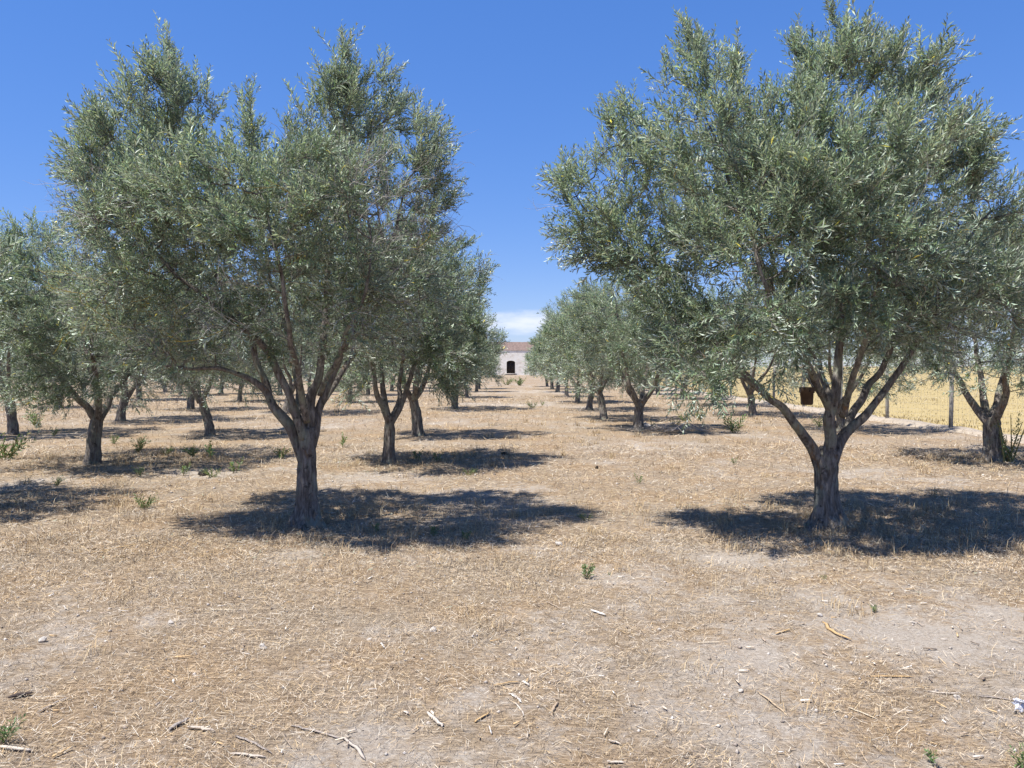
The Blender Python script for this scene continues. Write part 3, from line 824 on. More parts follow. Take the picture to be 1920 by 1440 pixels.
# ------------------------------------------------------------------ farmhouse at the end of the aisle
HD = 140.0
hb = P(960, 703.5, HD); hx = hb[0] - .2
house = empty('farmhouse', (hx, HD, 0)); tag(house, 'pale stone farmhouse with a dark arched door at the end of the aisle', 'house')
dw, dh, rise = .74, 1.96, .28
def arch(n=9): return [(-dw + 2 * dw * k / (n - 1), dh + rise * math.sin(math.acos(max(-1, min(1, -1 + 2 * k / (n - 1)))))) for k in range(n)]
WH = 4.35; zb = .28
mb = MB()
def quad(a, b, c, d): mb.add([a, b, c, d], [[0, 1, 2, 3]])
W = 8.5; D = 6.0
quad((-W, 0, -.3), (-dw, 0, -.3), (-dw, 0, WH), (-W, 0, WH)); quad((dw, 0, -.3), (W, 0, -.3), (W, 0, WH), (dw, 0, WH))
quad((-dw, 0, -.3), (dw, 0, -.3), (dw, 0, zb), (-dw, 0, zb))
ar = arch()
for (x0, z0), (x1, z1) in zip(ar[:-1], ar[1:]):
    quad((x0, 0, zb + z0), (x1, 0, zb + z1), (x1, 0, WH), (x0, 0, WH)); quad((x0, 0, zb + z0), (x0, .5, zb + z0), (x1, .5, zb + z1), (x1, 0, zb + z1))
quad((-dw, 0, zb), (-dw, 0, zb + dh), (-dw, .5, zb + dh), (-dw, .5, zb)); quad((dw, 0, zb), (dw, .5, zb), (dw, .5, zb + dh), (dw, 0, zb + dh))
quad((-W, 0, -.3), (-W, 0, WH), (-W, D, WH), (-W, D, -.3)); quad((W, 0, -.3), (W, D, -.3), (W, D, WH), (W, 0, WH)); quad((-W, D, -.3), (-W, D, WH), (W, D, WH), (W, D, -.3))
mb.add([(-W, 0, WH), (-W, D / 2, WH + 1.35), (-W, D, WH)], [[0, 1, 2]]); mb.add([(W, 0, WH), (W, D, WH), (W, D / 2, WH + 1.35)], [[0, 1, 2]])
ob('wall', mb.mesh('wall'), M_WALL, house)
dr = empty('door', (0, .3, zb)); dr.parent = house
for k in range(4):
    mb = MB(); xw = 2 * dw / 4; box(mb, (-dw + xw * (k + .5), (k % 2) * .012, (dh + rise) / 2), (xw - .02, .06, dh + rise - .01)); ob('plank', mb.mesh('plank'), M_DOOR, dr)
mb = MB(); box(mb, (0, -.06, zb - .06), (2 * dw + .5, .34, .14)); ob('step', mb.mesh('step'), M_STONE, house)
# corrugated tile roof: two slopes of half-round tile courses
mb = MB(); nxr = 140; rows_ = 12
for side in (0, 1):
    u = np.linspace(-W - .3, W + .3, nxr); vv = np.linspace(0, 1.0, rows_ * 2)
    U, Wv = np.meshgrid(u, vv)
    run = D / 2 + .08
    y_ = -.08 + run * Wv if side == 0 else D + .08 - run * Wv
    z = WH - .10 + 1.50 * Wv + .07 * np.abs(np.sin(U * math.pi / .26)) + .05 * (np.arange(rows_ * 2) % 2)[:, None] + .03 * vnoise(U * 2, Wv * 12, 3)
    i = (np.arange(rows_ * 2 - 1)[:, None] * nxr + np.arange(nxr - 1)[None, :]).ravel()
    Fq = np.stack([i, i + 1, i + nxr + 1, i + nxr], -1)
    mb.add(np.stack([U, y_, z], -1).reshape(-1, 3), Fq if side == 0 else Fq[:, ::-1])
ob('roof', mb.mesh('roof'), M_TILE, house)

# ------------------------------------------------------------------ far scrub closing the view behind the grove
rng = np.random.default_rng(61)
n = 36000; side = rng.random(n) < .55
x_ = np.where(side, rng.uniform(-95, -13, n), rng.uniform(13, 120, n)); y_ = np.where(side, 82, 150) + rng.normal(0, 3, n)
top = (2.2 + 3.2 * fbm(x_ / 7, y_ / 9, 13, 3)) * np.where(side, 1, 1.4)
zz = top * rng.random(n) ** .7
u = unit(rng.normal(0, 1, (n, 3))); v = unit(np.cross(u, rng.normal(0, 1, (n, 3)))); sz = rng.uniform(.14, .34, n)[:, None]
c0 = np.stack([x_, y_ + rng.normal(0, .6, n), zz], -1)
V = np.stack([c0 - u * sz, c0 + v * sz * .4, c0 + u * sz, c0 - v * sz * .4], 1).reshape(-1, 3)
C = np.repeat(rng.uniform(.6, 1.2, (n, 1)) * np.ones((1, 3)), 4, 0)
tag(ob('distant_scrub', mesh_np('distant_scrub', V, [np.arange(n * 4).reshape(-1, 4)], C), M_LEAF), 'dark green belt of far scrub behind the grove', 'scrub', kind='stuff')

# ------------------------------------------------------------------ straw, stubble and chips on the ground
rng = np.random.default_rng(77)
STRAW_C = np.array([[.64, .55, .42], [.58, .46, .31], [.52, .39, .25], [.40, .315, .23], [.27, .21, .16], [.67, .61, .51], [.15, .115, .085], [.56, .41, .22]])
def scatter(n, d0, d1, half=.72, p=0.0):
    """points in the wedge seen by the camera and a margin beside it, denser close by"""
    u = rng.random(n)
    d = d0 * (d1 / d0) ** u if p == 0 else (d0 ** p + (d1 ** p - d0 ** p) * u) ** (1 / p)
    x_ = (rng.random(n) * 2 - 1) * (half * d + .8)
    return x_, d
def lay_straw(n, d0, d1, l0, l1, w0, tilt, p, thr=.0):
    x_, y_ = scatter(n, d0, d1, p=p); c = cover(x_, y_)
    keep = rng.random(n) < np.clip((.02 + 1.15 * c) * (.35 + 1.3 * fbm(x_ / .33, y_ / .33, 140, 2)), .03, 1); x_, y_, c = x_[keep], y_[keep], c[keep]; n = len(x_)
    a = rng.random(n) * 6.283; el = np.abs(rng.normal(0, tilt, n))
    dist = np.hypot(x_, y_)
    L = rng.uniform(l0, l1, n) * (1 + dist * .02); wd = np.maximum(w0 * rng.uniform(.6, 1.5, n), .00042 * dist)
    d = np.stack([np.cos(a) * np.cos(el), np.sin(a) * np.cos(el), np.sin(el)], -1)
    sdir = unit(np.cross(d, UP) + rng.normal(0, .35, (n, 3)))
    c0 = np.stack([x_, y_, height(x_, y_) + .004 + rng.random(n) * .016], -1)
    bend = unit(rng.normal(0, 1, (n, 3))) * (L * .10)[:, None]; bend[:, 2] = np.abs(bend[:, 2]) * .6
    p0 = c0 - sdir * wd[:, None] * .5; p1 = c0 + sdir * wd[:, None] * .5
    m = c0 + d * L[:, None] * .5 + bend; e = c0 + d * L[:, None]
    e = e + bend * .8
    V = np.stack([p0, p1, e + sdir * wd[:, None] * .3, e - sdir * wd[:, None] * .3], 1)
    F = np.arange(n)[:, None] * 4 + [[0, 1, 2, 3]]
    big = fbm(x_ / 1.1, y_ / 1.1, 55, 3)
    pr = rng.random(n) + .5 * (big - .5)
    k = np.clip((pr * 8).astype(int), 0, 7); k = np.where(rng.random(n) < .55, rng.integers(0, 8, n), k)
    C = STRAW_C[k] * rng.uniform(.62, 1.0, (n, 1)) * [[1, .985, .965]] * (.70 + .62 * fbm(x_ / .42, y_ / .42, 123, 3))[:, None]
    return V.reshape(-1, 3), F, np.repeat(C, 4, 0)
def join(parts):
    Vs, Fs, Cs, o = [], [], [], 0
    for V, F, C in parts: Vs.append(V); Fs.append(F + o); Cs.append(C); o += len(V)
    return np.concatenate(Vs), [np.concatenate(Fs)], np.concatenate(Cs)
V, F, C = join([lay_straw(210000, 2.2, 7.5, .008, .045, .0017, .32, 1.3), lay_straw(4500, 2.2, 9, .05, .14, .0020, .12, 1.3), lay_straw(85000, 6.5, 16, .025, .085, .0026, .25, 1.2), lay_straw(26000, 14, 42, .05, .14, .004, .3, 1.0)])
tag(ob('straw_litter', mesh_np('straw_litter', V, F, C), M_STRAW), 'dry straw and stalk litter strewn over the ground', 'straw', kind='stuff')

def stubble(n, d0, d1, h0, h1, w0, p):
    x_, y_ = scatter(n, d0, d1, p=p); c = cover(x_, y_)
    g = fbm(x_ / .8, y_ / .8, 91, 3)
    keep = (rng.random(n) < c * np.clip((g - .30) * 3, .05, 1)); x_, y_ = x_[keep], y_[keep]; n = len(x_)
    d = unit(np.stack([rng.normal(0, .38, n), rng.normal(0, .38, n), np.ones(n)], -1)); a = rng.random(n) * 6.283
    sd = np.stack([np.cos(a), np.sin(a), np.zeros(n)], -1); H = rng.uniform(h0, h1, n) * (.5 + rng.random(n))
    wd = np.maximum(w0, .00042 * np.hypot(x_, y_)) * np.ones(n)
    b0 = np.stack([x_, y_, height(x_, y_) - .01], -1)
    m = b0 + d * H[:, None] * .55; e = b0 + unit(d + rng.normal(0, .25, (n, 3))) * H[:, None]
    V = np.stack([b0 - sd * wd[:, None] * .5, b0 + sd * wd[:, None] * .5, m + sd * wd[:, None] * .45, m - sd * wd[:, None] * .45, e + sd * wd[:, None] * .15, e - sd * wd[:, None] * .15], 1)
    b = np.arange(n)[:, None] * 6; F = np.concatenate([b + [[0, 1, 2, 3]], b + [[3, 2, 4, 5]]])
    C = np.array([[.34, .26, .18], [.52, .40, .24], [.22, .17, .13], [.60, .48, .30]])[rng.integers(0, 4, n)] * rng.uniform(.75, 1.2, (n, 1))
    return V.reshape(-1, 3), F, np.repeat(C, 6, 0)
V, F, C = join([stubble(42000, 2.4, 9, .03, .085, .0016, 1.3), stubble(30000, 7, 40, .05, .14, .003, 1.1), stubble(900, 5, 13, .10, .2, .004, 1.3)])
tag(ob('dry_stubble', mesh_np('dry_stubble', V, F, C), M_STRAW), 'thin dry stubble stems standing in the straw', 'stubble', kind='stuff')

# tufts of uncut dry grass under and between the trees
r_ = np.random.default_rng(41); TV, TF, TC, o_ = [], [], [], 0
spots = []
for (cx_, cy_, rr, k) in [(3.3, 8.0, 1.9, 75), (4.6, 7.3, 1.5, 45), (-1.2, 8.2, 2.0, 60), (-5.5, 9.0, 1.8, 40), (-1.0, 13.4, 1.6, 30), (8.4, 13.0, 1.8, 40), (-5.8, 13.3, 1.8, 35), (0, 6, 4, 40), (0, 18, 9, 90)]:
    for _ in range(k): spots.append((cx_ + r_.normal(0, rr * .55), cy_ + r_.normal(0, rr * .45)))
for (tx, ty) in spots:
    nb = int(r_.integers(18, 42)); a = r_.random(nb) * 6.283; lean = np.abs(r_.normal(0, .55, nb)); H = r_.uniform(.05, .17, nb) * r_.uniform(.6, 1.2)
    d = unit(np.stack([np.cos(a) * lean, np.sin(a) * lean, np.ones(nb)], -1)); px_ = tx + r_.normal(0, .06, nb); pz = ty + r_.normal(0, .06, nb)
    b0 = np.stack([px_, pz, height(px_, pz) - .01], -1); m = b0 + d * (H * .6)[:, None]; e = b0 + unit(d + np.stack([np.cos(a), np.sin(a), -.2 * np.ones(nb)], -1) * .35) * H[:, None]
    sd = np.stack([-np.sin(a), np.cos(a), 0 * a], -1) * max(.0016, .00022 * math.hypot(tx, ty))
    V = np.stack([b0 - sd, b0 + sd, m + sd * .8, m - sd * .8, e + sd * .2, e - sd * .2], 1); b = np.arange(nb)[:, None] * 6
    TV.append(V.reshape(-1, 3)); TF.append(np.concatenate([b + [[0, 1, 2, 3]], b + [[3, 2, 4, 5]]]) + o_); o_ += nb * 6
    TC.append(np.repeat(np.array([[.46, .33, .18], [.38, .27, .15], [.52, .41, .25]])[r_.integers(0, 3, nb)] * r_.uniform(.7, 1.1, (nb, 1)), 6, 0))
tag(ob('dry_grass', mesh_np('dry_grass', np.concatenate(TV), [np.concatenate(TF)], np.concatenate(TC)), M_STRAW), 'brown tufts of uncut dry grass under the olive trees', 'dry grass', kind='stuff')

# fallen olive leaves and twig bits around the near trunks
r_ = np.random.default_rng(57); n = 9000
ci = r_.integers(0, 6, n); cs_ = np.array([[-1.9, 8.2], [3.3, 8.0], [-1.8, 13.3], [-6.6, 13.3], [8.3, 13.3], [-6.6, 9]])[ci]
x_ = cs_[:, 0] + r_.normal(.2, .95, n); y_ = cs_[:, 1] + r_.normal(0, .85, n); a = r_.random(n) * 6.283
d = np.stack([np.cos(a), np.sin(a), r_.normal(0, .25, n)], -1) * r_.uniform(.018, .032, n)[:, None]; sd = np.stack([-np.sin(a), np.cos(a), r_.normal(0, .4, n)], -1) * r_.uniform(.004, .008, n)[:, None]
c0 = np.stack([x_, y_, height(x_, y_) + .014 + .012 * r_.random(n)], -1)
V = np.stack([c0 - d, c0 + sd, c0 + d, c0 - sd], 1).reshape(-1, 3)
C = np.repeat(np.array([[.30, .22, .13], [.22, .16, .10], [.38, .33, .24], [.27, .27, .19]])[r_.integers(0, 4, n)] * r_.uniform(.7, 1.1, (n, 1)), 4, 0)
tag(ob('fallen_leaves', mesh_np('fallen_leaves', V, [np.arange(n * 4).reshape(-1, 4)], C), M_STRAW), 'dry brown fallen olive leaves under the near trees', 'fallen leaves', kind='stuff')

# golden stalks of the field
n = 26000
x_ = FX + .35 + (rng.random(n) ** 1.6) * 26; y_ = 12 + (rng.random(n) ** 1.3) * 75
H = rng.uniform(.03, .09, n); d = unit(np.stack([rng.normal(0, .25, n), rng.normal(0, .25, n), np.ones(n)], -1)); a = rng.random(n) * 6.283
sd = np.stack([np.cos(a), np.sin(a), 0 * a], -1) * np.maximum(.006, .0006 * np.hypot(x_, y_))[:, None]
b0 = np.stack([x_, y_, height(x_, y_) + .04], -1); e = b0 + d * H[:, None]
V = np.stack([b0 - sd, b0 + sd, e + sd * .3, e - sd * .3], 1).reshape(-1, 3)
C = np.repeat(np.array([[.34, .265, .125], [.31, .240, .108], [.37, .295, .148]])[rng.integers(0, 3, n)] * rng.uniform(.85, 1.1, (n, 1)), 4, 0)
tag(ob('field_stalks', mesh_np('field_stalks', V, [np.arange(n * 4).reshape(-1, 4)], C), M_STRAW), 'short golden stalks standing in the field beyond the fence', 'stalks', kind='stuff')

# wood chips: nobody could count them
def chip_batch(n, d0, d1):
    x_, y_ = scatter(n, d0, d1, p=1.4); a = rng.random(n) * 6.283
    L = rng.uniform(.015, .06, n) * np.where(rng.random(n) < .15, 1.7, 1); W_ = rng.uniform(.003, .009, n); T = W_ * .5
    d = np.stack([np.cos(a), np.sin(a), rng.normal(0, .12, n)], -1); sd = np.stack([-np.sin(a), np.cos(a), rng.normal(0, .2, n)], -1); u = np.cross(d, sd)
    c = np.stack([x_, y_, height(x_, y_) + .012], -1)
    V = np.stack([c + d * (sx * L * (.5 if sy > 0 else .42))[:, None] + sd * (sy * W_ * .5)[:, None] + u * (sz * T * .5)[:, None] for sx in (-1, 1) for sy in (-1, 1) for sz in (-1, 1)], 1)
    f = np.array([[0, 1, 3, 2], [4, 6, 7, 5], [0, 4, 5, 1], [2, 3, 7, 6], [0, 2, 6, 4], [1, 5, 7, 3]])
    F = (f[None] + (np.arange(n) * 8)[:, None, None]).reshape(-1, 4)
    C = np.array([[.62, .52, .40], [.55, .38, .20], [.44, .34, .25], [.70, .64, .56], [.22, .17, .13]])[rng.integers(0, 5, n)] * rng.uniform(.8, 1.1, (n, 1))
    return V.reshape(-1, 3), F, np.repeat(C, 8, 0)
V, F, C = join([chip_batch(1500, 2.6, 12)])
tag(ob('wood_chips', mesh_np('wood_chips', V, F, C), M_CHIP), 'small splintered wood chips scattered through the straw', 'wood chips', kind='stuff')
# little stones and clods
def pebbles(n, d0, d1, s0, s1):
    x_, y_ = scatter(n, d0, d1, p=1.3); ss = rng.uniform(s0, s1, n)
    o8 = np.array([[1, 0, 0], [0, 1, 0], [-1, 0, 0], [0, -1, 0], [0, 0, .8], [0, 0, -.6], [.6, .6, .35], [-.6, .55, .3]])
    oc = o8[:6]
    V = oc[None] * rng.uniform(.6, 1.3, (n, 6, 3)) * ss[:, None, None] + np.stack([x_, y_, height(x_, y_) + .2 * ss], -1)[:, None]
    f = np.array([[0, 1, 4], [1, 2, 4], [2, 3, 4], [3, 0, 4], [1, 0, 5], [2, 1, 5], [3, 2, 5], [0, 3, 5]])
    F = (f[None] + (np.arange(n) * 6)[:, None, None]).reshape(-1, 3)
    C = np.array([[.40, .35, .30], [.50, .45, .40], [.28, .23, .19]])[rng.integers(0, 3, n)] * rng.uniform(.8, 1.1, (n, 1))
    return V.reshape(-1, 3), F, np.repeat(C, 6, 0)
V, F, C = join([pebbles(2600, 2.4, 12, .004, .014), pebbles(900, 9, 30, .01, .03)])
tag(ob('pebbles', mesh_np('pebbles', V, F, C), M_CHIP), 'small pale pebbles and soil clods in the straw', 'pebbles', kind='stuff')

# ------------------------------------------------------------------ single sticks, splinters, stones
PALE, TAN, GREY, DARK = (.60, .52, .43), (.55, .37, .18), (.36, .31, .27), (.075, .055, .045)
def stick(p0, p1, wid, c, label, kind='stick', bend=.05, flat=.5, sd=0):
    (x0, y0), (x1, y1) = G(*p0), G(*p1)
    mid = ((x0 + x1) / 2, (y0 + y1) / 2); L = math.hypot(x1 - x0, y1 - y0)
    r_ = np.random.default_rng(sd + int(p0[0]))
    ts = np.linspace(-.5, .5, 9); nx_, ny_ = -(y1 - y0) / L, (x1 - x0) / L
    pts = []
    for t in ts:
        q = bend * L * (1 - (2 * t) ** 2) + r_.normal(0, wid * .12)
        x_ = mid[0] + (x1 - x0) * t + nx_ * q; y_ = mid[1] + (y1 - y0) * t + ny_ * q
        pts.append([x_, y_, float(height(x_, y_))])
    pts = np.array(pts); zl = np.polyval(np.polyfit(ts, pts[:, 2], 1), ts); pts[:, 2] = np.maximum(zl, pts[:, 2] - .004) + wid * flat * .5 + .004
    org = pts[4].copy(); org[2] -= wid * flat * .5; pts -= org
    rad = wid * .5 * (1 - .45 * np.abs(ts * 2) ** 3) * r_.uniform(.9, 1.1, 9); rad[-1] *= .3
    mb = MB(); rad = rad * .78; ns = 6 if kind == 'stick' else 4; tube(mb, pts, rad, ns, .35, sd + 5, c=np.array(c) * .78)
    mb.V[0] = mb.V[0] - np.repeat(pts, ns, 0); mb.V[0][:, 2] *= flat; mb.V[0] = mb.V[0] + np.repeat(pts, ns, 0)
    o = ob(kind, mb.mesh(kind, False), M_CHIP, None, org)
    return tag(o, label, 'stick' if kind == 'stick' else 'wood splinter', 'sticks and splinters lying in the straw')
STICKS = [
    ((16, 1316), (62, 1302), .034, DARK, 'thick dark stub of wood at the left edge in the foreground', 'stick', .02),
    ((546, 1357), (640, 1386), .017, GREY, 'long thin grey stick in the lower left foreground', 'stick', .03),
    ((640, 1383), (684, 1424), .022, (.5, .43, .36), 'pale split stick pointing to the bottom, touching the long grey stick', 'wood_splinter', .06),
    ((802, 1340), (832, 1368), .030, PALE, 'flat pale splinter lying alone in the lower middle', 'wood_splinter', 0),
    ((318, 1366), (356, 1345), .030, GREY, 'bundle-like grey stick lying upright among chips, lower left', 'stick', .1),
    ((352, 1362), (402, 1372), .030, (.50, .42, .34), 'short stout pale brown stick beside the grey bundle', 'stick', .02),
    ((440, 1380), (510, 1408), .016, GREY, 'thin grey stick below the short stout brown stick', 'stick', .04),
    ((432, 1411), (500, 1416), .020, PALE, 'pale split stick near the bottom edge on bare soil', 'wood_splinter', .02),
    ((72, 1338), (132, 1310), .014, GREY, 'thin dark grey twig right of the dark wood stub', 'stick', .05),
    ((165, 1042), (265, 1024), .026, TAN, 'long orange-brown strip of bark at left before the shadow', 'wood_splinter', .04),
    ((394, 1144), (437, 1147), .022, (.62, .52, .36), 'short pale stick left of the middle in open straw', 'stick', .0),
    ((926, 1293), (976, 1284), .020, TAN, 'tan splinter with a frayed end in the middle foreground', 'wood_splinter', .08),
    ((955, 1305), (978, 1325), .020, (.74, .69, .62), 'whitish splinter just below the frayed tan splinter', 'wood_splinter', .05),
    ((965, 1325), (982, 1352), .010, PALE, 'thin whitish twig running on from the whitish splinter', 'stick', .05),
    ((1037, 1352), (1048, 1320), .018, (.42, .32, .22), 'brown forked stick pointing away, middle foreground', 'stick', .08),
    ((890, 1358), (920, 1345), .018, TAN, 'short tan splinter left of the brown forked stick', 'wood_splinter', .03),
    ((1108, 1149), (1136, 1158), .028, (.76, .72, .66), 'bright whitish chip in the open centre', 'wood_splinter', .0),
    ((1026, 1130), (1048, 1146), .018, (.45, .35, .25), 'short brown stick left of the bright whitish chip', 'stick', .03),
    ((1545, 1172), (1598, 1202), .034, TAN, 'curved tan slab of wood right of the middle', 'wood_splinter', -.10),
    ((1455, 1188), (1484, 1182), .022, TAN, 'short tan splinter left of the curved tan slab', 'wood_splinter', .03),
    ((1308, 1206), (1354, 1203), .014, (.66, .55, .40), 'pale thin splinter left of the short tan splinter', 'stick', .02),
    ((1420, 1296), (1478, 1345), .015, (.50, .38, .25), 'long thin brown stick lower right, pointing to the corner', 'stick', .02),
    ((1632, 1266), (1715, 1268), .015, TAN, 'straight tan stick lying level in the right foreground', 'stick', .01),
    ((1740, 1290), (1804, 1298), .015, PALE, 'crooked pale twig in the right foreground', 'stick', -.1),
    ((1590, 1328), (1644, 1340), .012, (.66, .56, .40), 'thin pale straw-coloured stick below the level tan stick', 'stick', .02),
    ((1835, 1300), (1915, 1305), .014, GREY, 'grey twig lying at the right edge', 'stick', .02),
    ((1500, 1316), (1522, 1318), .026, (.74, .70, .64), 'small whitish chip in the lower right straw', 'wood_splinter', 0),
    ((1141, 1392), (1166, 1396), .018, PALE, 'pale chip near the bottom edge right of the middle', 'wood_splinter', 0),
    ((1138, 1434), (1172, 1437), .022, PALE, 'pale splinter cut by the bottom edge right of the middle', 'wood_splinter', 0),
    ((0, 1405), (60, 1410), .03, PALE, 'pale stick in the bottom left corner', 'wood_splinter', 0)]
for k, s_ in enumerate(STICKS): stick(*s_, sd=k)

def stone(px, py, wpx, label, mat=M_STONE, name='stone', cat='stone', sq=.7, sd=0):
    x_, y_ = G(px, py); k = math.hypot(x_, y_) / FPX; r_ = np.random.default_rng(sd + 50)
    import bmesh
    bm = bmesh.new(); bmesh.ops.create_icosphere(bm, subdivisions=2, radius=.5)
    ph = r_.uniform(0, 6, 6)
    for v in bm.verts:
        c = v.co.copy()
        f = 1 + .22 * math.sin(4.2 * c.x + ph[0]) * math.sin(5 * c.y + ph[1]) + .18 * math.sin(7 * c.z + ph[2] + 4 * c.x) + r_.normal(0, .035)
        v.co = (c.x * f * wpx * k, c.y * f * wpx * k * .8, c.z * f * wpx * k * sq)
    me = bpy.data.meshes.new(name); bm.to_mesh(me); bm.free()
    o = ob(name, me, mat, None, (x_, y_, float(height(x_, y_)) + wpx * k * sq * .22)); o.rotation_euler = (0, 0, r_.uniform(0, 6))
    return tag(o, label, cat, 'stones lying on the ground' if cat == 'stone' else None)
STONES = [(492, 1212, 16, 'white stone lying in the straw left of the middle'), (1047, 1022, 14, 'flat white stone just beyond the shadow of the left tree'),
          (320, 1168, 11, 'small pale stone in the left foreground'), (812, 1180, 15, 'grey-white clod on bare soil left of the centre'),
          (1236, 1180, 7, 'tiny white stone right of the centre'), (1537, 1155, 11, 'small round stone above the curved tan slab'),
          (1390, 1296, 10, 'small pale stone at the end of the long thin brown stick'), (1795, 1304, 12, 'pale stone beside the crooked pale twig'),
          (692, 1201, 9, 'small pale pebble left of the grey-white clod'), (1472, 1052, 8, 'white pebble at the near edge of the right tree shadow'),
          (80, 1208, 13, 'pale stone near the left edge amid straw'), (1048, 1243, 8, 'white pebble in the middle foreground')]
for k, (a, b, c_, lab) in enumerate(STONES): stone(a, b, c_, lab, sd=k)
stone(382, 892, 20, 'dark lump drawn for the hole in the bare patch at left', M_DARK, 'clod', 'clod', .6, 31)  # added lump, coloured near-black for the shade inside a hole
stone(947, 853, 17, 'dark clod of earth in the shadow of the second left tree', M_DARK, 'clod', 'clod', .5, 32)
stone(1119, 877, 8, 'small dark clod on the bare patch right of the aisle', M_DARK, 'clod', 'clod', .8, 33)
stone(1210, 803, 26, 'pale stone at the foot of the ringed right tree', M_STONE, 'stone', 'stone', .5, 34)
# crumpled plastic scrap at the right edge
x_, y_ = G(1912, 1335); V = []
r_ = np.random.default_rng(9)
g = 7
for j in range(g):
    for i_ in range(g):
        V.append([(i_ / (g - 1) - .5) * .055 + r_.normal(0, .004), r_.normal(0, .010), j / (g - 1) * .060 + r_.normal(0, .003)])
F = [[j * g + i_, j * g + i_ + 1, (j + 1) * g + i_ + 1, (j + 1) * g + i_] for j in range(g - 1) for i_ in range(g - 1)]
o = ob('plastic_scrap', mesh_np('plastic_scrap', np.array(V), [np.array(F)], smooth=False), M_PLAST, None, (x_, y_, float(height(x_, y_)) + .004))
md = o.modifiers.new('thick', 'SOLIDIFY'); md.thickness = .003
tag(o, 'white plastic scrap standing in the straw at the right edge', 'litter')

# cut branches lying round the ringed right tree
mb = MB(); r_ = np.random.default_rng(4); cx_, cy_ = G(1222, 808)
for k in range(34):
    a = r_.uniform(-.5, .5); L = r_.uniform(.5, 1.2); x0 = r_.normal(.1, .35); y0 = r_.normal(-.25, .25)
    p = np.array([[x0 + math.cos(a) * L * t, y0 + math.sin(a) * L * t, .05 + .16 * math.sin(3 * t) * r_.random() + .02 * k / 34] for t in np.linspace(0, 1, 6)])
    tube(mb, p, np.linspace(.011, .004, 6), 5, c=np.array([.33, .29, .25]) * r_.uniform(.7, 1.2))
tag(ob('cut_branches', mb.mesh('cut_branches', True), M_TWIG, None, (cx_, cy_, float(height(cx_, cy_)))), 'heap of cut grey branches at the foot of the ringed right tree', 'cut branches')

# pale stake in the left row
sx_, sy_ = G(867, 755)
mb = MB(); p, r = resample([[0, 0, -.05], [-.05, 0, .5], [-.13, 0, 1.0], [-.16, .02, 1.35]], [.05, .046, .042, .034], .1); tube(mb, p, r, 8, .2, 2, c=(.50, .42, .30))
tag(ob('wooden_stake', mb.mesh('wooden_stake', True), M_CHIP, None, (sx_, sy_, float(height(sx_, sy_)))), 'pale leaning wooden stake in the row just left of the aisle', 'stake')

# ------------------------------------------------------------------ green weeds
def weed_mesh(seed, n_st, spread, pairs, leaf, wid):
    rng = np.random.default_rng(seed); LV, A, B = [], [], []
    for k in range(n_st):
        a = rng.uniform(0, 6.28); d = unit(np.array([math.cos(a) * spread, math.sin(a) * spread, 1.0]) + rng.normal(0, .1, 3))
        H = rng.uniform(.55, 1.0); lv, _, _ = leaf_template(rng, pairs, H, leaf, wid, (40, 75))
        R = frames(d[None], rng)[0]; o_ = np.array([rng.normal(0, .06), rng.normal(0, .06), 0])
        LV.append(lv @ R.T + o_); A.append(o_ - UP * .05); B.append(o_ + d * H)
    L = np.concatenate(LV); m = len(L); b4 = np.arange(m)[:, None] * 4
    C = np.repeat(np.where(rng.random((m, 1)) < .14, [[2.0, 1.15, 1.1]], np.clip(rng.normal(1, .22, (m, 1)), .5, 1.6) * np.array([[1.05, 1, 1.1]])), 4, 0)
    A = np.array(A); B = np.array(B); V, F = frusta(A, B, np.full(len(A), .016), np.full(len(A), .006), 4)
    return (mesh_np('leaves', L.reshape(-1, 3), [np.concatenate([b4 + [[0, 1, 2]], b4 + [[0, 2, 3]]])], C),
            mesh_np('stems', V, [F], np.tile([.22, .20, .08], (len(V), 1))))
WT = [weed_mesh(1, 6, .35, 8, .26, .085), weed_mesh(2, 9, .7, 7, .24, .06), weed_mesh(3, 3, .2, 9, .22, .07), weed_mesh(4, 14, 1.0, 6, .22, .05), weed_mesh(5, 11, .30, 15, .085, .022)]
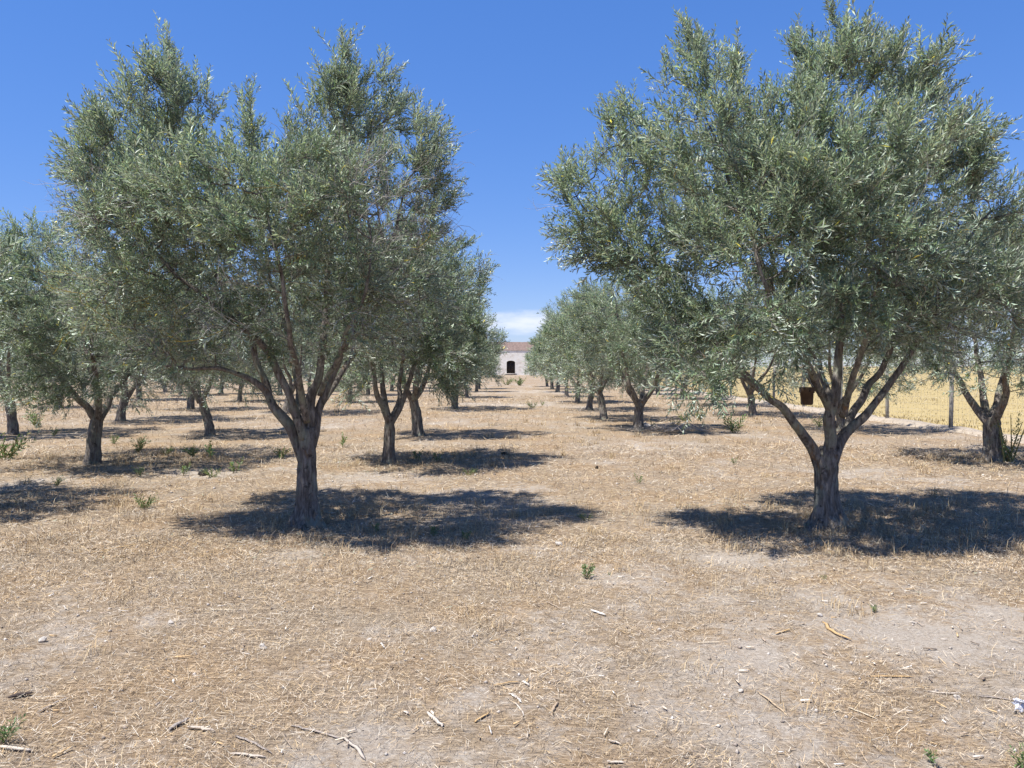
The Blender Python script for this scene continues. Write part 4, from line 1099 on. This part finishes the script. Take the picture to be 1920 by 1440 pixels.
WEEDS = [
    (1100, 1083, 36, 0, 'bright green sprig standing alone in the open straw at the centre'),
    (1142, 1080, 10, 2, 'tiny yellow-green seedling just right of the bright green sprig'),
    (1545, 1086, 12, 1, 'tiny green tuft near the right tree shadow'),
    (1640, 1147, 16, 0, 'small green tuft at the right in open straw'),
    (1743, 1424, 40, 2, 'upright green shoot near the bottom right corner'),
    (1912, 1442, 46, 1, 'leafy green weed in the bottom right corner'),
    (10, 1392, 44, 1, 'scrubby green weed at the left edge near the bottom'),
    (392, 860, 42, 2, 'tall dark green weed in the shadow right of the low-hanging left tree'),
    (362, 855, 30, 3, 'broad green weed left of the tall dark green weed'),
    (312, 852, 20, 3, 'low green weed at the left end of the shadow weeds'),
    (438, 888, 36, 2, 'slim pale green weed in sunlight left of the big left trunk'),
    (346, 893, 30, 2, 'slim green weed beside the bare earth patch'),
    (398, 896, 26, 3, 'bushy green weed right of the dark lump drawn for a hole'),
    (258, 848, 32, 1, 'green weed right of the trunk with low-hanging foliage'),
    (212, 832, 18, 1, 'small green weed behind and right of the low-hanging left tree'),
    (262, 893, 20, 1, 'small green weed in the sun below the low-hanging left tree'),
    (527, 860, 32, 3, 'bushy green weed just left of the big left trunk'),
    (645, 840, 34, 2, 'slim green weed between the big left trunk and the V-forked tree'),
    (707, 996, 20, 0, 'green weed in the shade right of the big left trunk'),
    (812, 1000, 24, 0, 'green weed in the middle of the big left shadow'),
    (872, 1008, 24, 0, 'green weed near the near edge of the big left shadow'),
    (880, 888, 20, 3, 'low green weed at the near edge of the V-forked tree shadow'),
    (780, 862, 32, 2, 'dark weed right of the V-forked trunk'),
    (818, 866, 30, 2, 'dark weed farther right in the V-forked tree shadow'),
    (270, 955, 36, 3, 'wide shaded green weed in the lower left shadow'),
    (106, 912, 20, 1, 'small green weed behind the lower left shadow'),
    (1098, 972, 22, 3, 'low green weed at the right tip of the big left shadow'),
    (1200, 904, 24, 2, 'small green weed in the aisle between the two big trees'),
    (950, 722, 20, 3, 'green weed patch at the far end of the aisle, left half'),
    (975, 723, 24, 3, 'green weed patch at the far end of the aisle, right half'),
    (998, 766, 18, 3, 'green weed at the right tip of the fourth left tree shadow'),
    (70, 800, 32, 1, 'light green weed in the sun at the far left'),
    (100, 818, 16, 1, 'small green weed below the light green weed at far left'),
    (8, 860, 60, 3, 'dark bushy weed at the left edge'),
    (1378, 812, 42, 1, 'green weed right of the ringed right tree shadow'),
    (1262, 806, 26, 1, 'green weed beside the heap of cut branches'),
    (1284, 790, 24, 3, 'pale green weed behind the heap of cut branches'),
    (1312, 785, 24, 3, 'bushy green weed farther right behind the heap of cut branches'),
    (1018, 762, 14, 2, 'small weed in the aisle near the fourth left tree shadow'),
    (1375, 870, 18, 2, 'little weed right of the aisle in open straw'),
    (1535, 800, 22, 1, 'green weed behind the big right trunk'),
    (1893, 868, 88, 4, 'leafy green sucker shoots beside the trunk at the right edge'),
    (1225, 802, 18, 2, 'green weed growing by the ringed right trunk'),
]
rng = np.random.default_rng(3)
for k, (a, b, hpx, t, lab) in enumerate(WEEDS):
    x_, y_ = G(a, b); sc = .9 * hpx * math.hypot(x_, y_) / FPX
    r0_ = empty('weed', (x_, y_, float(height(x_, y_))), rng.uniform(0, 6.28)); r0_.scale = (sc,) * 3
    tag(r0_, lab, 'weed', 'green weeds in the dry ground')
    ob('leaves', WT[t][0], M_WEED, r0_); ob('stems', WT[t][1], M_TWIG, r0_)

tris = sum(sum(len(p.vertices) - 2 for p in m.polygons) if len(m.polygons) < 20000 else len(m.loops) - 2 * len(m.polygons) for m in bpy.data.meshes)
print('script seconds %.1f, triangles %d, objects %d' % (time.time() - T0, tris, len(bpy.data.objects)))
